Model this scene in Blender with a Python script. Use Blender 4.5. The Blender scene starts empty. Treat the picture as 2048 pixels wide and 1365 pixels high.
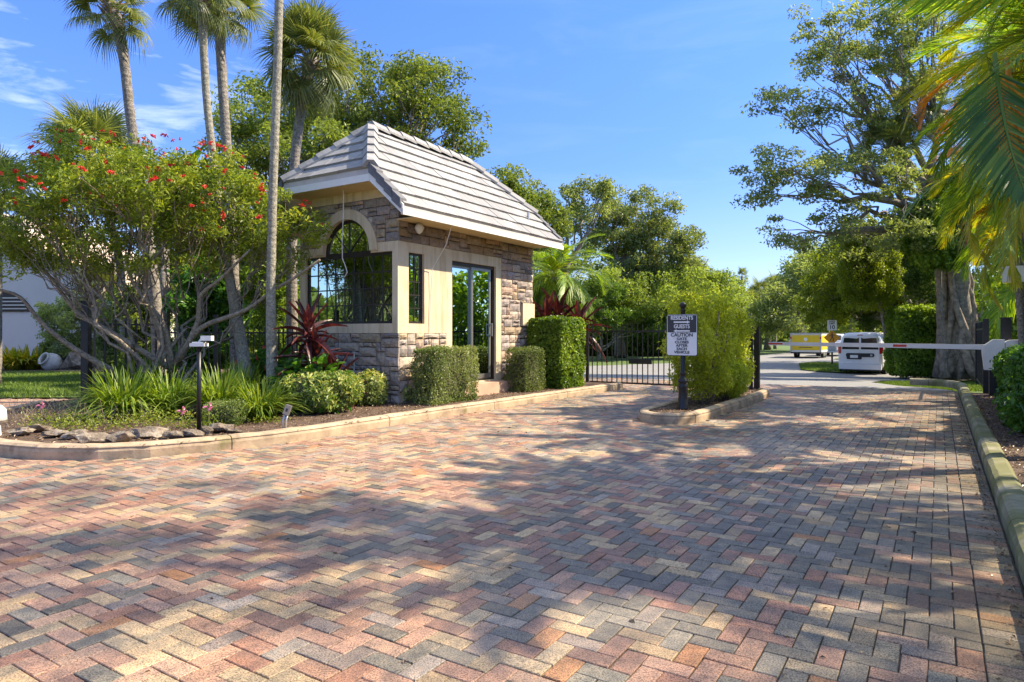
import bpy, math, random
import numpy as np
from mathutils import Vector, Matrix, noise
from mathutils.geometry import tessellate_polygon
PI = math.pi
random.seed(7)
S = bpy.context.scene
C = S.collection

# ------------------------------------------------------------------ camera, sky, sun, exposure
EYE = 1.32
FPX = 1330.0          # focal length in pixels of the 2048 wide photograph
HOR = 668.0           # row of the horizon
TH = math.radians(32.7)
U = Vector((math.sin(TH), math.cos(TH), 0))      # along the road, away from the camera
N = Vector((math.cos(TH), -math.sin(TH), 0))     # across the road, to the right
cam_d = bpy.data.cameras.new('camera'); cam = bpy.data.objects.new('camera', cam_d); C.objects.link(cam)
cam.location = (0, 0, EYE); cam.rotation_euler = (PI/2, 0, 0)
cam_d.sensor_width = 36; cam_d.lens = FPX/2048*36; cam_d.shift_y = -14.5/2048
cam_d.clip_start = 0.05; cam_d.clip_end = 2000
S.camera = cam
SUN_AZ = math.radians(8); SUN_EL = math.radians(44)   # azimuth measured from +X towards +Y
world = bpy.data.worlds.new('World'); S.world = world; world.use_nodes = True
wn = world.node_tree; wn.nodes.clear()
w_out = wn.nodes.new('ShaderNodeOutputWorld'); w_bg = wn.nodes.new('ShaderNodeBackground')
sky = wn.nodes.new('ShaderNodeTexSky'); sky.sky_type = 'NISHITA'; sky.sun_disc = False
sky.sun_elevation = SUN_EL; sky.sun_rotation = PI/2 - SUN_AZ
sky.air_density = 1.15; sky.dust_density = 0.25; sky.ozone_density = 1.0
hs = wn.nodes.new('ShaderNodeHueSaturation'); hs.inputs['Saturation'].default_value = .80; hs.inputs['Hue'].default_value = .505; hs.inputs['Value'].default_value = 1.0
tc = wn.nodes.new('ShaderNodeTexCoord'); mp = wn.nodes.new('ShaderNodeMapping')
mp.inputs['Scale'].default_value = (1.6, 1.6, 7.5); mp.inputs['Location'].default_value = (0.55, 0.35, 0.2)
nz = wn.nodes.new('ShaderNodeTexNoise'); nz.inputs['Scale'].default_value = 2.6; nz.inputs['Detail'].default_value = 9; nz.inputs['Roughness'].default_value = 0.6
nz.inputs['Distortion'].default_value = 0.4
rp = wn.nodes.new('ShaderNodeValToRGB'); rp.color_ramp.elements[0].position = 0.50; rp.color_ramp.elements[1].position = 0.78
rp.color_ramp.elements[0].color = (0, 0, 0, 1); rp.color_ramp.elements[1].color = (.75, .75, .75, 1)
mixc = wn.nodes.new('ShaderNodeMix'); mixc.data_type = 'RGBA'
mixc.inputs[7].default_value = (2.2, 2.6, 3.5, 1)
L = wn.links.new
L(tc.outputs['Generated'], mp.inputs['Vector']); L(mp.outputs[0], nz.inputs['Vector']); L(nz.outputs['Fac'], rp.inputs[0])
sep = wn.nodes.new('ShaderNodeSeparateXYZ'); L(tc.outputs['Generated'], sep.inputs[0])
el = wn.nodes.new('ShaderNodeValToRGB'); L(sep.outputs[2], el.inputs[0])     # clear-air tint of the sky by elevation, the same all round
ee = el.color_ramp.elements; ee[0].position = 0; ee[0].color = (.17, .235, .42, 1); ee[1].position = 1; ee[1].color = (.80, .78, .74, 1)
for p_, c_ in ((.12, (.13, .195, .41)), (.24, (.09, .18, .41)), (.44, (.085, .20, .52)), (.62, (.34, .42, .60))):
    e_ = ee.new(p_); e_.color = (*c_, 1)
tint = wn.nodes.new('ShaderNodeMix'); tint.data_type = 'RGBA'; tint.blend_type = 'MULTIPLY'; tint.inputs[0].default_value = 1
L(sky.outputs[0], hs.inputs['Color']); L(hs.outputs[0], tint.inputs[6]); L(el.outputs[0], tint.inputs[7]); L(tint.outputs[2], mixc.inputs[6]); 
dp = wn.nodes.new('ShaderNodeVectorMath'); dp.operation = 'DOT_PRODUCT'; dp.inputs[1].default_value = (-.60, .77, .22)   # the clouds stand in the north west
L(tc.outputs['Generated'], dp.inputs[0]); mk = wn.nodes.new('ShaderNodeMapRange'); mk.inputs[1].default_value = .90; mk.inputs[2].default_value = .985; mk.inputs[3].default_value = .06; mk.inputs[4].default_value = 1.0
L(dp.outputs['Value'], mk.inputs[0]); mu = wn.nodes.new('ShaderNodeMath'); mu.operation = 'MULTIPLY'; L(rp.outputs[0], mu.inputs[0]); L(mk.outputs[0], mu.inputs[1]); L(mu.outputs[0], mixc.inputs[0])
L(mixc.outputs[2], w_bg.inputs['Color']); L(w_bg.outputs[0], w_out.inputs['Surface'])
w_bg.inputs['Strength'].default_value = 0.15
sun_d = bpy.data.lights.new('sun', 'SUN'); sun = bpy.data.objects.new('sun', sun_d); C.objects.link(sun)
sun_d.energy = 2.0; sun_d.angle = math.radians(0.6); sun_d.color = (1, .95, .86)
sdir = Vector((math.cos(SUN_AZ)*math.cos(SUN_EL), math.sin(SUN_AZ)*math.cos(SUN_EL), math.sin(SUN_EL)))
sun.rotation_euler = sdir.to_track_quat('Z', 'Y').to_euler(); sun.location = (20, 0, 30)
S.view_settings.view_transform = 'Standard'; S.view_settings.look = 'None'; S.view_settings.gamma = 1
S.view_settings.use_curve_mapping = False
S.view_settings.exposure = 2.33
S.view_settings.use_white_balance = True; S.view_settings.white_balance_temperature = 7900; S.view_settings.white_balance_tint = 10
S.render.engine = 'CYCLES'
S.cycles.use_denoising = True
S.cycles.max_bounces = 8; S.cycles.transparent_max_bounces = 8
S.cycles.diffuse_bounces = 3; S.cycles.glossy_bounces = 3; S.cycles.transmission_bounces = 4
S.cycles.caustics_reflective = False; S.cycles.caustics_refractive = False

# ------------------------------------------------------------------ materials
def new_mat(name):
    m = bpy.data.materials.new(name); m.use_nodes = True
    nt = m.node_tree; b = nt.nodes['Principled BSDF']
    return m, nt, b
def nd(nt, t, **k):
    n = nt.nodes.new(t)
    for a, v in k.items():
        if a in n.inputs: n.inputs[a].default_value = v
        else: setattr(n, a, v)
    return n
def ramp(nt, fac, stops):
    r = nt.nodes.new('ShaderNodeValToRGB'); e = r.color_ramp.elements
    while len(e) < len(stops): e.new(.5)
    for i, (p, c) in enumerate(stops):
        e[i].position = p; e[i].color = (*c, 1)
    nt.links.new(fac, r.inputs[0]); return r.outputs[0]
def mixcol(nt, fac, a, b, mode='MIX'):
    m = nt.nodes.new('ShaderNodeMix'); m.data_type = 'RGBA'; m.blend_type = mode
    for s, v in ((0, fac), (6, a), (7, b)):
        if isinstance(v, (int, float)): m.inputs[s].default_value = v
        elif isinstance(v, tuple): m.inputs[s].default_value = (*v[:3], 1)
        else: nt.links.new(v, m.inputs[s])
    return m.outputs[2]
def objco(nt):
    return nt.nodes.new('ShaderNodeTexCoord').outputs['Object']
def worldco(nt):
    return nt.nodes.new('ShaderNodeNewGeometry').outputs['Position']
def noise_n(nt, vec, scale, detail=4, rough=.55, dist=0):
    n = nd(nt, 'ShaderNodeTexNoise', Scale=scale, Detail=detail, Roughness=rough, Distortion=dist)
    nt.links.new(vec, n.inputs['Vector']); return n.outputs['Fac']
def bump(nt, b, h, strength=.3, dist=.01):
    n = nd(nt, 'ShaderNodeBump', Strength=strength, Distance=dist)
    nt.links.new(h, n.inputs['Height']); nt.links.new(n.outputs[0], b.inputs['Normal'])

def mat_leaf(name, stops, trans=.35, tcol=(1.35, 1.3, .45), rough=.42, spec=.35):
    m, nt, b = new_mat(name)
    at = nd(nt, 'ShaderNodeAttribute', attribute_name='rnd')
    col = ramp(nt, at.outputs['Fac'], stops)
    oi = nt.nodes.new('ShaderNodeObjectInfo')
    hsv = nt.nodes.new('ShaderNodeHueSaturation')
    mr = nd(nt, 'ShaderNodeMapRange'); mr.inputs[3].default_value = .8; mr.inputs[4].default_value = 1.2
    nt.links.new(oi.outputs['Random'], mr.inputs[0]); nt.links.new(mr.outputs[0], hsv.inputs['Value'])
    nt.links.new(col, hsv.inputs['Color']); col = hsv.outputs[0]
    nt.links.new(col, b.inputs['Base Color']); b.inputs['Roughness'].default_value = rough
    b.inputs['Specular IOR Level'].default_value = spec
    tr = nt.nodes.new('ShaderNodeBsdfTranslucent')
    tc_ = mixcol(nt, 1.0, col, tcol, 'MULTIPLY')
    nt.links.new(tc_, tr.inputs['Color'])
    mx = nt.nodes.new('ShaderNodeMixShader'); mx.inputs[0].default_value = trans
    nt.links.new(b.outputs[0], mx.inputs[1]); nt.links.new(tr.outputs[0], mx.inputs[2])
    nt.links.new(mx.outputs[0], nt.nodes['Material Output'].inputs['Surface'])
    return m
def mat_plain(name, col, rough=.6, metal=0, var=.12, scale=6, bumps=.15, bscale=60, bd=.004):
    m, nt, b = new_mat(name); co = objco(nt)
    f = noise_n(nt, co, scale, 6)
    lo = tuple(c*(1-var) for c in col); hi = tuple(min(1, c*(1+var)) for c in col)
    nt.links.new(ramp(nt, f, [(.3, lo), (.7, hi)]), b.inputs['Base Color'])
    b.inputs['Roughness'].default_value = rough; b.inputs['Metallic'].default_value = metal
    if bumps: bump(nt, b, noise_n(nt, co, bscale, 4), bumps, bd)
    return m
def mat_bark(name, lo, hi, scale=9, ring=0):
    m, nt, b = new_mat(name); co = worldco(nt)
    f1 = noise_n(nt, co, scale, 8, .65, .5); f2 = noise_n(nt, co, scale*.25, 3)
    c = ramp(nt, f1, [(.32, lo), (.5, tuple((a+d)/2 for a, d in zip(lo, hi))), (.68, hi)])
    c = mixcol(nt, .35, c, ramp(nt, f2, [(.35, (.5, .5, .5)), (.65, (1.25, 1.2, 1.1))]), 'MULTIPLY')
    nt.links.new(c, b.inputs['Base Color']); b.inputs['Roughness'].default_value = .85
    h = f1
    if ring:
        sp = nt.nodes.new('ShaderNodeSeparateXYZ'); nt.links.new(co, sp.inputs[0])
        mt = nd(nt, 'ShaderNodeMath', operation='MULTIPLY'); mt.inputs[1].default_value = ring
        nt.links.new(sp.outputs[2], mt.inputs[0])
        ad = nd(nt, 'ShaderNodeMath', operation='ADD'); nt.links.new(mt.outputs[0], ad.inputs[0]); nt.links.new(f1, ad.inputs[1])
        sn = nd(nt, 'ShaderNodeMath', operation='SINE'); nt.links.new(ad.outputs[0], sn.inputs[0])
        ms = nd(nt, 'ShaderNodeMath', operation='MULTIPLY_ADD'); ms.inputs[1].default_value = .10
        nt.links.new(sn.outputs[0], ms.inputs[0]); nt.links.new(f1, ms.inputs[2]); h = ms.outputs[0]
    bump(nt, b, h, .8, .03)
    return m
def mat_brick(name, mode):
    m, nt, b = new_mat(name); co = worldco(nt)
    if mode == 'object':
        col = nt.nodes.new('ShaderNodeObjectInfo').outputs['Color']
    else:
        col = nd(nt, 'ShaderNodeAttribute', attribute_name='col').outputs['Color']
    f = noise_n(nt, co, 14, 5, .6); fine = noise_n(nt, co, 135, 4, .85); big = noise_n(nt, co, 1.1, 4, .6)
    c = mixcol(nt, 1.0, col, ramp(nt, f, [(.3, (.66, .68, .70)), (.5, (1, .99, .97)), (.7, (1.32, 1.2, 1.08))]), 'MULTIPLY')
    c = mixcol(nt, 1.0, c, ramp(nt, big, [(.35, (.80, .79, .80)), (.65, (1.1, 1.1, 1.08))]), 'MULTIPLY')
    c = mixcol(nt, 1.0, c, ramp(nt, fine, [(.43, (.26, .24, .22)), (.53, (1.14, 1.14, 1.13))]), 'MULTIPLY')
    st = noise_n(nt, co, .42, 7, .62, .6)
    c = mixcol(nt, ramp(nt, st, [(.50, (0, 0, 0)), (.66, (.34, .34, .34))]), c, (.40, .34, .27))      # dusty efflorescence
    s2_ = noise_n(nt, co, .85, 8, .7, 1.2)
    c = mixcol(nt, ramp(nt, s2_, [(.58, (0, 0, 0)), (.70, (.5, .5, .5))]), c, (.075, .06, .05))     # dark stains
    nt.links.new(c, b.inputs['Base Color']); b.inputs['Specular IOR Level'].default_value = .35
    nt.links.new(ramp(nt, big, [(.3, (.5, .5, .5)), (.7, (.75, .75, .75))]), b.inputs['Roughness'])
    bump(nt, b, fine, .35, .003)
    return m
def mat_kerb(name, moss, base=(.36, .29, .21)):
    m, nt, b = new_mat(name); co = worldco(nt)
    f = noise_n(nt, co, 3.5, 7, .65); g = noise_n(nt, co, 60, 3)
    c = ramp(nt, f, [(.3, tuple(x*.6 for x in base)), (.5, base), (.7, tuple(x*1.35 for x in base))])
    mm = noise_n(nt, co, 1.7, 6, .6)
    c = mixcol(nt, ramp(nt, mm, [(.62-moss*.35, (0, 0, 0)), (.74-moss*.25, (.85, .85, .85))]), c, (.12, .125, .03))
    st = noise_n(nt, co, 5, 4, .6)
    c = mixcol(nt, ramp(nt, st, [(.6, (0, 0, 0)), (.7, (.6, .6, .6))]), c, tuple(x*.35 for x in base))
    nt.links.new(c, b.inputs['Base Color']); b.inputs['Roughness'].default_value = .9
    bump(nt, b, g, .4, .006); return m
def mat_ground(name, stops, scale=3, fine=90, bs=.6, bd=.02):
    m, nt, b = new_mat(name); co = worldco(nt)
    f = noise_n(nt, co, scale, 8, .7); g = noise_n(nt, co, fine, 4, .7)
    c = ramp(nt, f, stops)
    c = mixcol(nt, .8, c, ramp(nt, g, [(.3, (.45, .45, .45)), (.7, (1.4, 1.4, 1.4))]), 'MULTIPLY')
    nt.links.new(c, b.inputs['Base Color']); b.inputs['Roughness'].default_value = .95
    bump(nt, b, g, bs, bd); return m
def mat_glass(name):
    m, nt, b = new_mat(name)
    tr = nt.nodes.new('ShaderNodeBsdfTransparent'); tr.inputs[0].default_value = (.12, .19, .16, 1)
    gl = nt.nodes.new('ShaderNodeBsdfGlossy'); gl.inputs['Roughness'].default_value = .012; gl.inputs[0].default_value = (.62, .80, .76, 1)
    fr = nd(nt, 'ShaderNodeFresnel', IOR=2.1)
    mr = nd(nt, 'ShaderNodeMapRange'); mr.inputs[3].default_value = .66; mr.inputs[4].default_value = 1.0
    nt.links.new(fr.outputs[0], mr.inputs[0])
    mx = nt.nodes.new('ShaderNodeMixShader'); nt.links.new(mr.outputs[0], mx.inputs[0])
    nt.links.new(tr.outputs[0], mx.inputs[1]); nt.links.new(gl.outputs[0], mx.inputs[2])
    nt.links.new(mx.outputs[0], nt.nodes['Material Output'].inputs['Surface']); return m
def mat_stone(name):
    m, nt, b = new_mat(name); co = worldco(nt)
    oi = nt.nodes.new('ShaderNodeObjectInfo')
    c0 = oi.outputs['Color']
    f = noise_n(nt, co, 16, 8, .7); g = noise_n(nt, co, 70, 4, .7)
    c = mixcol(nt, 1.0, c0, ramp(nt, f, [(.3, (.55, .55, .58)), (.5, (1, 1, 1)), (.7, (1.4, 1.3, 1.2))]), 'MULTIPLY')
    nt.links.new(c, b.inputs['Base Color']); b.inputs['Roughness'].default_value = .9
    bump(nt, b, g, .7, .012); return m

M = {}
M['brick_o'] = mat_brick('clay_paver', 'object'); M['brick_a'] = mat_brick('clay_pavers', 'attr')
M['joint'] = mat_ground('joint_sand', [(.3, (.06, .05, .042)), (.7, (.12, .10, .08))], 6, 140, .4, .005)
M['kerb'] = mat_kerb('kerb_concrete', 0.0, (.42, .31, .20)); M['kerb_moss'] = mat_kerb('mossy_kerb_concrete', .75, (.30, .27, .19))
M['mulch'] = mat_ground('mulch', [(.3, (.07, .042, .028)), (.5, (.14, .085, .055)), (.7, (.24, .17, .12))], 9, 70, 1, .03)
M['asphalt'] = mat_ground('pale_asphalt', [(.3, (.20, .195, .185)), (.7, (.27, .265, .25))], .8, 120, .3, .006)
M['grassground'] = mat_ground('lawn_soil', [(.3, (.055, .10, .018)), (.5, (.09, .15, .028)), (.7, (.13, .185, .04))], 2.2, 120, .8, .03)
M['mulchchip'] = mat_plain('mulch_chip', (.17, .10, .065), .9, 0, .5, 4, .1)
M['stucco'] = mat_plain('cream_stucco', (.66, .54, .34), .9, 0, .06, 2.5, .25, 160, .003)
def stucco_mat():
    m, nt, b = new_mat('cream_stucco'); co = worldco(nt)
    mp = nd(nt, 'ShaderNodeMapping'); mp.inputs['Scale'].default_value = (9, 9, .8); nt.links.new(co, mp.inputs[0])
    f = noise_n(nt, co, 2.2, 7, .6); s_ = noise_n(nt, mp.outputs[0], 1.0, 6, .6); g = noise_n(nt, co, 150, 3)
    c = ramp(nt, f, [(.3, (.60, .49, .32)), (.7, (.71, .59, .39))])
    c = mixcol(nt, 1.0, c, ramp(nt, s_, [(.34, (.80, .76, .70)), (.52, (1, 1, 1))]), 'MULTIPLY')
    nt.links.new(c, b.inputs['Base Color']); b.inputs['Roughness'].default_value = .9; bump(nt, b, g, .3, .004); return m
M['stucco'] = stucco_mat()
M['mortar'] = mat_plain('mortar', (.10, .085, .07), .95, 0, .2, 20, .4)
M['stone'] = mat_stone('ledge_stone')
M['pinkstep'] = mat_plain('painted_step', (.52, .32, .22), .8, 0, .18, 5, .2)
M['whitepaint'] = mat_plain('white_paint', (.74, .72, .66), .55, 0, .05, 3, .05)
M['fasciagrey'] = mat_plain('weathered_board', (.52, .47, .42), .7, 0, .1, 5, .1)
M['soffit'] = mat_plain('cream_soffit', (.66, .52, .29), .85, 0, .05, 3, .05)
M['black'] = mat_plain('black_metal', (.018, .019, .022), .35, .3, .3, 8, .05)
M['bronze'] = mat_plain('bronze_frame', (.045, .036, .030), .4, .4, .1, 8, .03)
M['alu'] = mat_plain('aluminium_frame', (.32, .31, .29), .35, .7, .1, 8, .03)
M['glass'] = mat_glass('reflective_glass')
M['dark'] = mat_plain('dark_interior', (.06, .055, .045), .9, 0, .1, 3, 0)
M['blind'] = mat_plain('blind_slat', (.55, .52, .44), .6, 0, .05, 3, 0)
M['carwhite'] = mat_plain('white_car_paint', (.78, .79, .78), .22, 0, .02, 2, 0)
M['carglass'] = mat_plain('dark_car_glass', (.02, .025, .028), .05, 0, .05, 2, 0)
M['carblack'] = mat_plain('black_plastic', (.02, .02, .02), .6, 0, .1, 9, .05)
M['rubber'] = mat_plain('tyre_rubber', (.025, .025, .025), .85, 0, .1, 9, .1)
M['redlight'] = mat_plain('red_lens', (.45, .015, .02), .2, 0, .1, 9, 0)
M['yellowpaint'] = mat_plain('yellow_panel', (.72, .50, .02), .4, 0, .08, 3, .03)
M['orange'] = mat_plain('orange_sign', (.85, .33, .01), .45, 0, .05, 4, 0)
M['signwhite'] = mat_plain('sign_white', (.78, .78, .76), .5, 0, .04, 6, 0)
M['signblack'] = mat_plain('sign_black', (.03, .03, .032), .45, 0, .1, 6, 0)
M['red'] = mat_plain('red_tape', (.60, .05, .03), .5, 0, .15, 20, 0)
M['arm'] = mat_plain('barrier_white', (.72, .70, .66), .45, 0, .08, 5, .03)
M['urn'] = mat_plain('pale_clay', (.52, .50, .46), .85, 0, .15, 4, .3, 40, .01)
M['housewall'] = mat_plain('house_render', (.56, .53, .48), .9, 0, .05, 1, .1)
M['terra'] = mat_plain('barrel_tile', (.58, .46, .34), .85, 0, .2, 8, .2)
M['steel'] = mat_plain('galvanised', (.45, .45, .45), .45, .6, .1, 9, .05)
M['flower'] = mat_leaf('red_petals', [(0, (.50, .015, .02)), (1, (.85, .07, .05))], .25, (1.2, .8, .8))
M['pink'] = mat_leaf('pink_petals', [(0, (.7, .2, .35)), (1, (.85, .4, .5))], .25, (1.1, .8, .8))
M['rock'] = mat_ground('field_rock', [(.3, (.07, .055, .04)), (.5, (.22, .17, .12)), (.7, (.46, .40, .32))], 5, 45, 1, .02)
def roof_mat():
    m, nt, b = new_mat('concrete_roof_tile'); co = nd(nt, 'ShaderNodeTexCoord').outputs['Object']
    oi = nt.nodes.new('ShaderNodeObjectInfo')
    mp = nd(nt, 'ShaderNodeMapping'); mp.inputs['Scale'].default_value = (14, 1.2, 1.2); nt.links.new(co, mp.inputs[0])
    f = noise_n(nt, mp.outputs[0], 1.6, 5, .6); g = noise_n(nt, co, 40, 4)
    c = ramp(nt, f, [(.3, (.25, .245, .235)), (.5, (.31, .305, .295)), (.7, (.38, .375, .36))])
    c = mixcol(nt, 1.0, c, ramp(nt, oi.outputs['Random'], [(0, (.72, .72, .73)), (1, (1.16, 1.14, 1.10))]), 'MULTIPLY')
    nt.links.new(c, b.inputs['Base Color']); b.inputs['Roughness'].default_value = .85
    bump(nt, b, g, .3, .004); return m
M['rooftile'] = roof_mat()
M['bargetile'] = mat_plain('dark_barge_tile', (.13, .13, .135), .8, 0, .25, 6, .2)
M['palmbark'] = mat_bark('palm_bark', (.09, .075, .06), (.36, .32, .27), 26, 60)
M['palmbark_pale'] = mat_bark('pale_palm_bark', (.13, .12, .08), (.44, .41, .32), 34, 60)
M['bark'] = mat_bark('grey_bark', (.12, .10, .08), (.36, .32, .26), 10)
M['barkpale'] = mat_bark('pale_shrub_bark', (.13, .10, .065), (.42, .35, .25), 24)
M['figbark'] = mat_bark('fig_bark', (.14, .10, .075), (.46, .38, .29), 6)
M['oak'] = mat_leaf('oak_leaves', [(0, (.09, .14, .03)), (.6, (.20, .27, .06)), (1, (.36, .43, .12))], .5)
M['greyoak'] = mat_leaf('grey_green_leaves', [(0, (.11, .15, .055)), (.6, (.24, .30, .12)), (1, (.42, .48, .22))], .5)
M['darkleaf'] = mat_leaf('dark_leaves', [(0, (.04, .085, .018)), (.6, (.11, .20, .035)), (1, (.24, .35, .08))], .45)
M['lime'] = mat_leaf('lime_leaves', [(0, (.10, .15, .012)), (.5, (.24, .32, .03)), (1, (.42, .48, .06))], .5)
M['yellowgreen'] = mat_leaf('yellow_green_leaves', [(0, (.18, .21, .02)), (.5, (.36, .43, .06)), (1, (.60, .66, .16))], .58)
M['jatropha'] = mat_leaf('shrub_tree_leaves', [(0, (.07, .12, .015)), (.55, (.24, .31, .045)), (1, (.42, .42, .07))], .45)
M['varieg'] = mat_leaf('variegated_leaves', [(0, (.06, .13, .03)), (.5, (.20, .28, .06)), (.75, (.50, .50, .18)), (1, (.62, .58, .30))], .35)
M['boxhedge'] = mat_leaf('box_hedge_leaves', [(0, (.07, .12, .025)), (.5, (.18, .24, .065)), (1, (.42, .45, .19))], .35)
M['hedge'] = mat_leaf('ficus_hedge_leaves', [(0, (.05, .11, .012)), (.5, (.16, .27, .03)), (1, (.36, .47, .06))], .42)
M['glossy'] = mat_leaf('glossy_broad_leaves', [(0, (.025, .09, .015)), (.5, (.07, .19, .03)), (1, (.17, .32, .06))], .35, rough=.3)
M['fan'] = mat_leaf('fan_palm_leaves', [(0, (.07, .10, .03)), (.5, (.17, .21, .07)), (1, (.36, .38, .17))], .35)
M['feather'] = mat_leaf('feather_palm_leaves', [(0, (.06, .14, .02)), (.5, (.17, .31, .04)), (.8, (.34, .44, .07)), (1, (.55, .46, .06))], .5)
M['yellowfrond'] = mat_leaf('yellowing_palm_leaves', [(0, (.20, .28, .03)), (.5, (.42, .44, .05)), (1, (.62, .42, .05))], .5)
M['orangefrond'] = mat_leaf('orange_dying_leaves', [(0, (.30, .10, .015)), (.5, (.50, .17, .02)), (1, (.62, .30, .04))], .4)
M['deepfrond'] = mat_leaf('deep_green_palm_leaves', [(0, (.02, .08, .02)), (.5, (.06, .16, .03)), (1, (.20, .30, .05))], .4, rough=.4, spec=.35)
M['lily'] = mat_leaf('strap_leaves', [(0, (.06, .12, .015)), (.5, (.15, .25, .03)), (1, (.36, .44, .09))], .4)
M['cordyline'] = mat_leaf('maroon_leaves', [(0, (.035, .010, .014)), (.6, (.09, .018, .020)), (1, (.26, .07, .03))], .22, (1.3, .8, .6), .35, .4)
M['grassblade'] = mat_leaf('grass_blades', [(0, (.07, .13, .02)), (1, (.20, .29, .05))], .3)
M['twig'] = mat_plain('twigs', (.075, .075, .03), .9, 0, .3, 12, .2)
M['dryleaf'] = mat_leaf('dry_leaves', [(0, (.10, .06, .035)), (.6, (.24, .15, .09)), (1, (.42, .32, .2))], .1)
M['petiole'] = mat_plain('petiole', (.30, .28, .08), .6, 0, .2, 8, 0)

# ------------------------------------------------------------------ helpers
def tagset(o, label=None, cat=None, group=None, kind=None):
    if label: o['label'] = label
    if cat: o['category'] = cat
    if group: o['group'] = group
    if kind: o['kind'] = kind
    return o
def thing(name, label, cat, loc=(0, 0, 0), rz=0, group=None, kind=None):
    o = bpy.data.objects.new(name, None); C.objects.link(o); o.location = loc; o.rotation_euler = (0, 0, rz)
    o.empty_display_size = .1
    return tagset(o, label, cat, group, kind)
class MB:
    """collects vertices and faces (numpy), builds one mesh"""
    def __init__(s): s.v = []; s.q = []; s.t = []; s.n = 0; s.rq = []; s.rt = []
    def add(s, v, q=None, t=None, rnd=None):
        v = np.asarray(v, float).reshape(-1, 3); s.v.append(v)
        if q is not None and len(q):
            q = np.asarray(q, int).reshape(-1, 4); s.q.append(q + s.n); s.rq.append(np.full(len(q), .5) if rnd is None else np.broadcast_to(rnd, (len(q),)))
        if t is not None and len(t):
            t = np.asarray(t, int).reshape(-1, 3); s.t.append(t + s.n); s.rt.append(np.full(len(t), .5) if rnd is None else np.broadcast_to(rnd, (len(t),)))
        s.n += len(v); return s
    def box(s, x0, x1, y0, y1, z0, z1, m=None):
        v = np.array([(x, y, z) for x in (x0, x1) for y in (y0, y1) for z in (z0, z1)], float)
        if m is not None: v = v @ np.array(m)[:3, :3].T + np.array(m)[:3, 3]
        return s.add(v, [(0, 1, 3, 2), (4, 6, 7, 5), (0, 4, 5, 1), (2, 3, 7, 6), (0, 2, 6, 4), (1, 5, 7, 3)])
    def tube(s, pts, rad, sides=6, cap=True, rnd=None):
        pts = np.asarray(pts, float); n = len(pts); rad = np.broadcast_to(rad, (n,))
        d = np.gradient(pts, axis=0); d /= (np.linalg.norm(d, axis=1, keepdims=True)+1e-9)
        ref = np.array([0, 0, 1.]) if abs(d[0][2]) < .9 else np.array([1., 0, 0])
        e1 = np.cross(d, ref); e1 /= (np.linalg.norm(e1, axis=1, keepdims=True)+1e-9); e2 = np.cross(d, e1)
        a = np.arange(sides)/sides*2*PI
        v = pts[:, None, :] + rad[:, None, None]*(np.cos(a)[None, :, None]*e1[:, None, :]+np.sin(a)[None, :, None]*e2[:, None, :])
        i = np.arange(n-1)[:, None]*sides; j = np.arange(sides)[None, :]; k = (j+1) % sides
        q = np.stack([i+j, i+k, i+k+sides, i+j+sides], -1).reshape(-1, 4)
        s.add(v.reshape(-1, 3), q, rnd=rnd)
        if cap:
            b = s.n
            s.add(pts[[0, -1]], None)
            f = [(b-n*sides+(x+1) % sides, b-n*sides+x, b) for x in range(sides)]+[(b-sides+x, b-sides+(x+1) % sides, b+1) for x in range(sides)]
            f = np.array(f); s.t.append(f); s.rt.append(np.full(len(f), .5))
        return s
    def lathe(s, prof, cx=0, cy=0, sides=16, z0=0):
        prof = np.asarray(prof, float); n = len(prof); a = np.arange(sides)/sides*2*PI
        v = np.stack([cx+prof[:, 0:1]*np.cos(a), cy+prof[:, 0:1]*np.sin(a), np.broadcast_to(z0+prof[:, 1:2], (n, sides))], -1)
        i = np.arange(n-1)[:, None]*sides; j = np.arange(sides)[None, :]; k = (j+1) % sides
        q = np.stack([i+j, i+k, i+k+sides, i+j+sides], -1).reshape(-1, 4)
        return s.add(v.reshape(-1, 3), q)
    def prism(s, poly, d, off):
        """poly: 3d points (planar), extruded by vector d"""
        p = np.asarray(poly, float); n = len(p); d = np.asarray(d, float)
        v = np.vstack([p, p+d]); tr = tessellate_polygon([[Vector(x) for x in p]])
        t = [tuple(x) for x in tr]; t2 = [tuple(y+n for y in reversed(x)) for x in tr]
        s.add(v, [(i, i+n, (i+1) % n+n, (i+1) % n) for i in range(n)], t+t2); return s
    def mesh(s, name, mat, smooth=False):
        me = bpy.data.meshes.new(name); v = np.vstack(s.v)
        q = np.vstack(s.q) if s.q else np.zeros((0, 4), int); t = np.vstack(s.t) if s.t else np.zeros((0, 3), int)
        nq, ntt = len(q), len(t)
        me.vertices.add(len(v)); me.vertices.foreach_set('co', v.ravel().astype(np.float32))
        me.loops.add(nq*4+ntt*3); me.loops.foreach_set('vertex_index', np.concatenate([q.ravel(), t.ravel()]).astype(np.int32))
        me.polygons.add(nq+ntt)
        me.polygons.foreach_set('loop_start', np.concatenate([np.arange(nq)*4, nq*4+np.arange(ntt)*3]).astype(np.int32))
        me.update(calc_edges=True)
        r = np.concatenate([np.concatenate(s.rq) if s.rq else np.zeros(0), np.concatenate(s.rt) if s.rt else np.zeros(0)])
        a = me.attributes.new('rnd', 'FLOAT', 'FACE'); a.data.foreach_set('value', r.astype(np.float32))
        me.polygons.foreach_set('use_smooth', np.full(nq+ntt, bool(smooth)))
        me.materials.append(mat); me.validate(); return me
    def build(s, name, mat, parent=None, smooth=False, loc=None):
        o = bpy.data.objects.new(name, s.mesh(name, mat, smooth)); C.objects.link(o)
        if parent: o.parent = parent
        if loc is not None: o.location = loc
        return o
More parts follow.
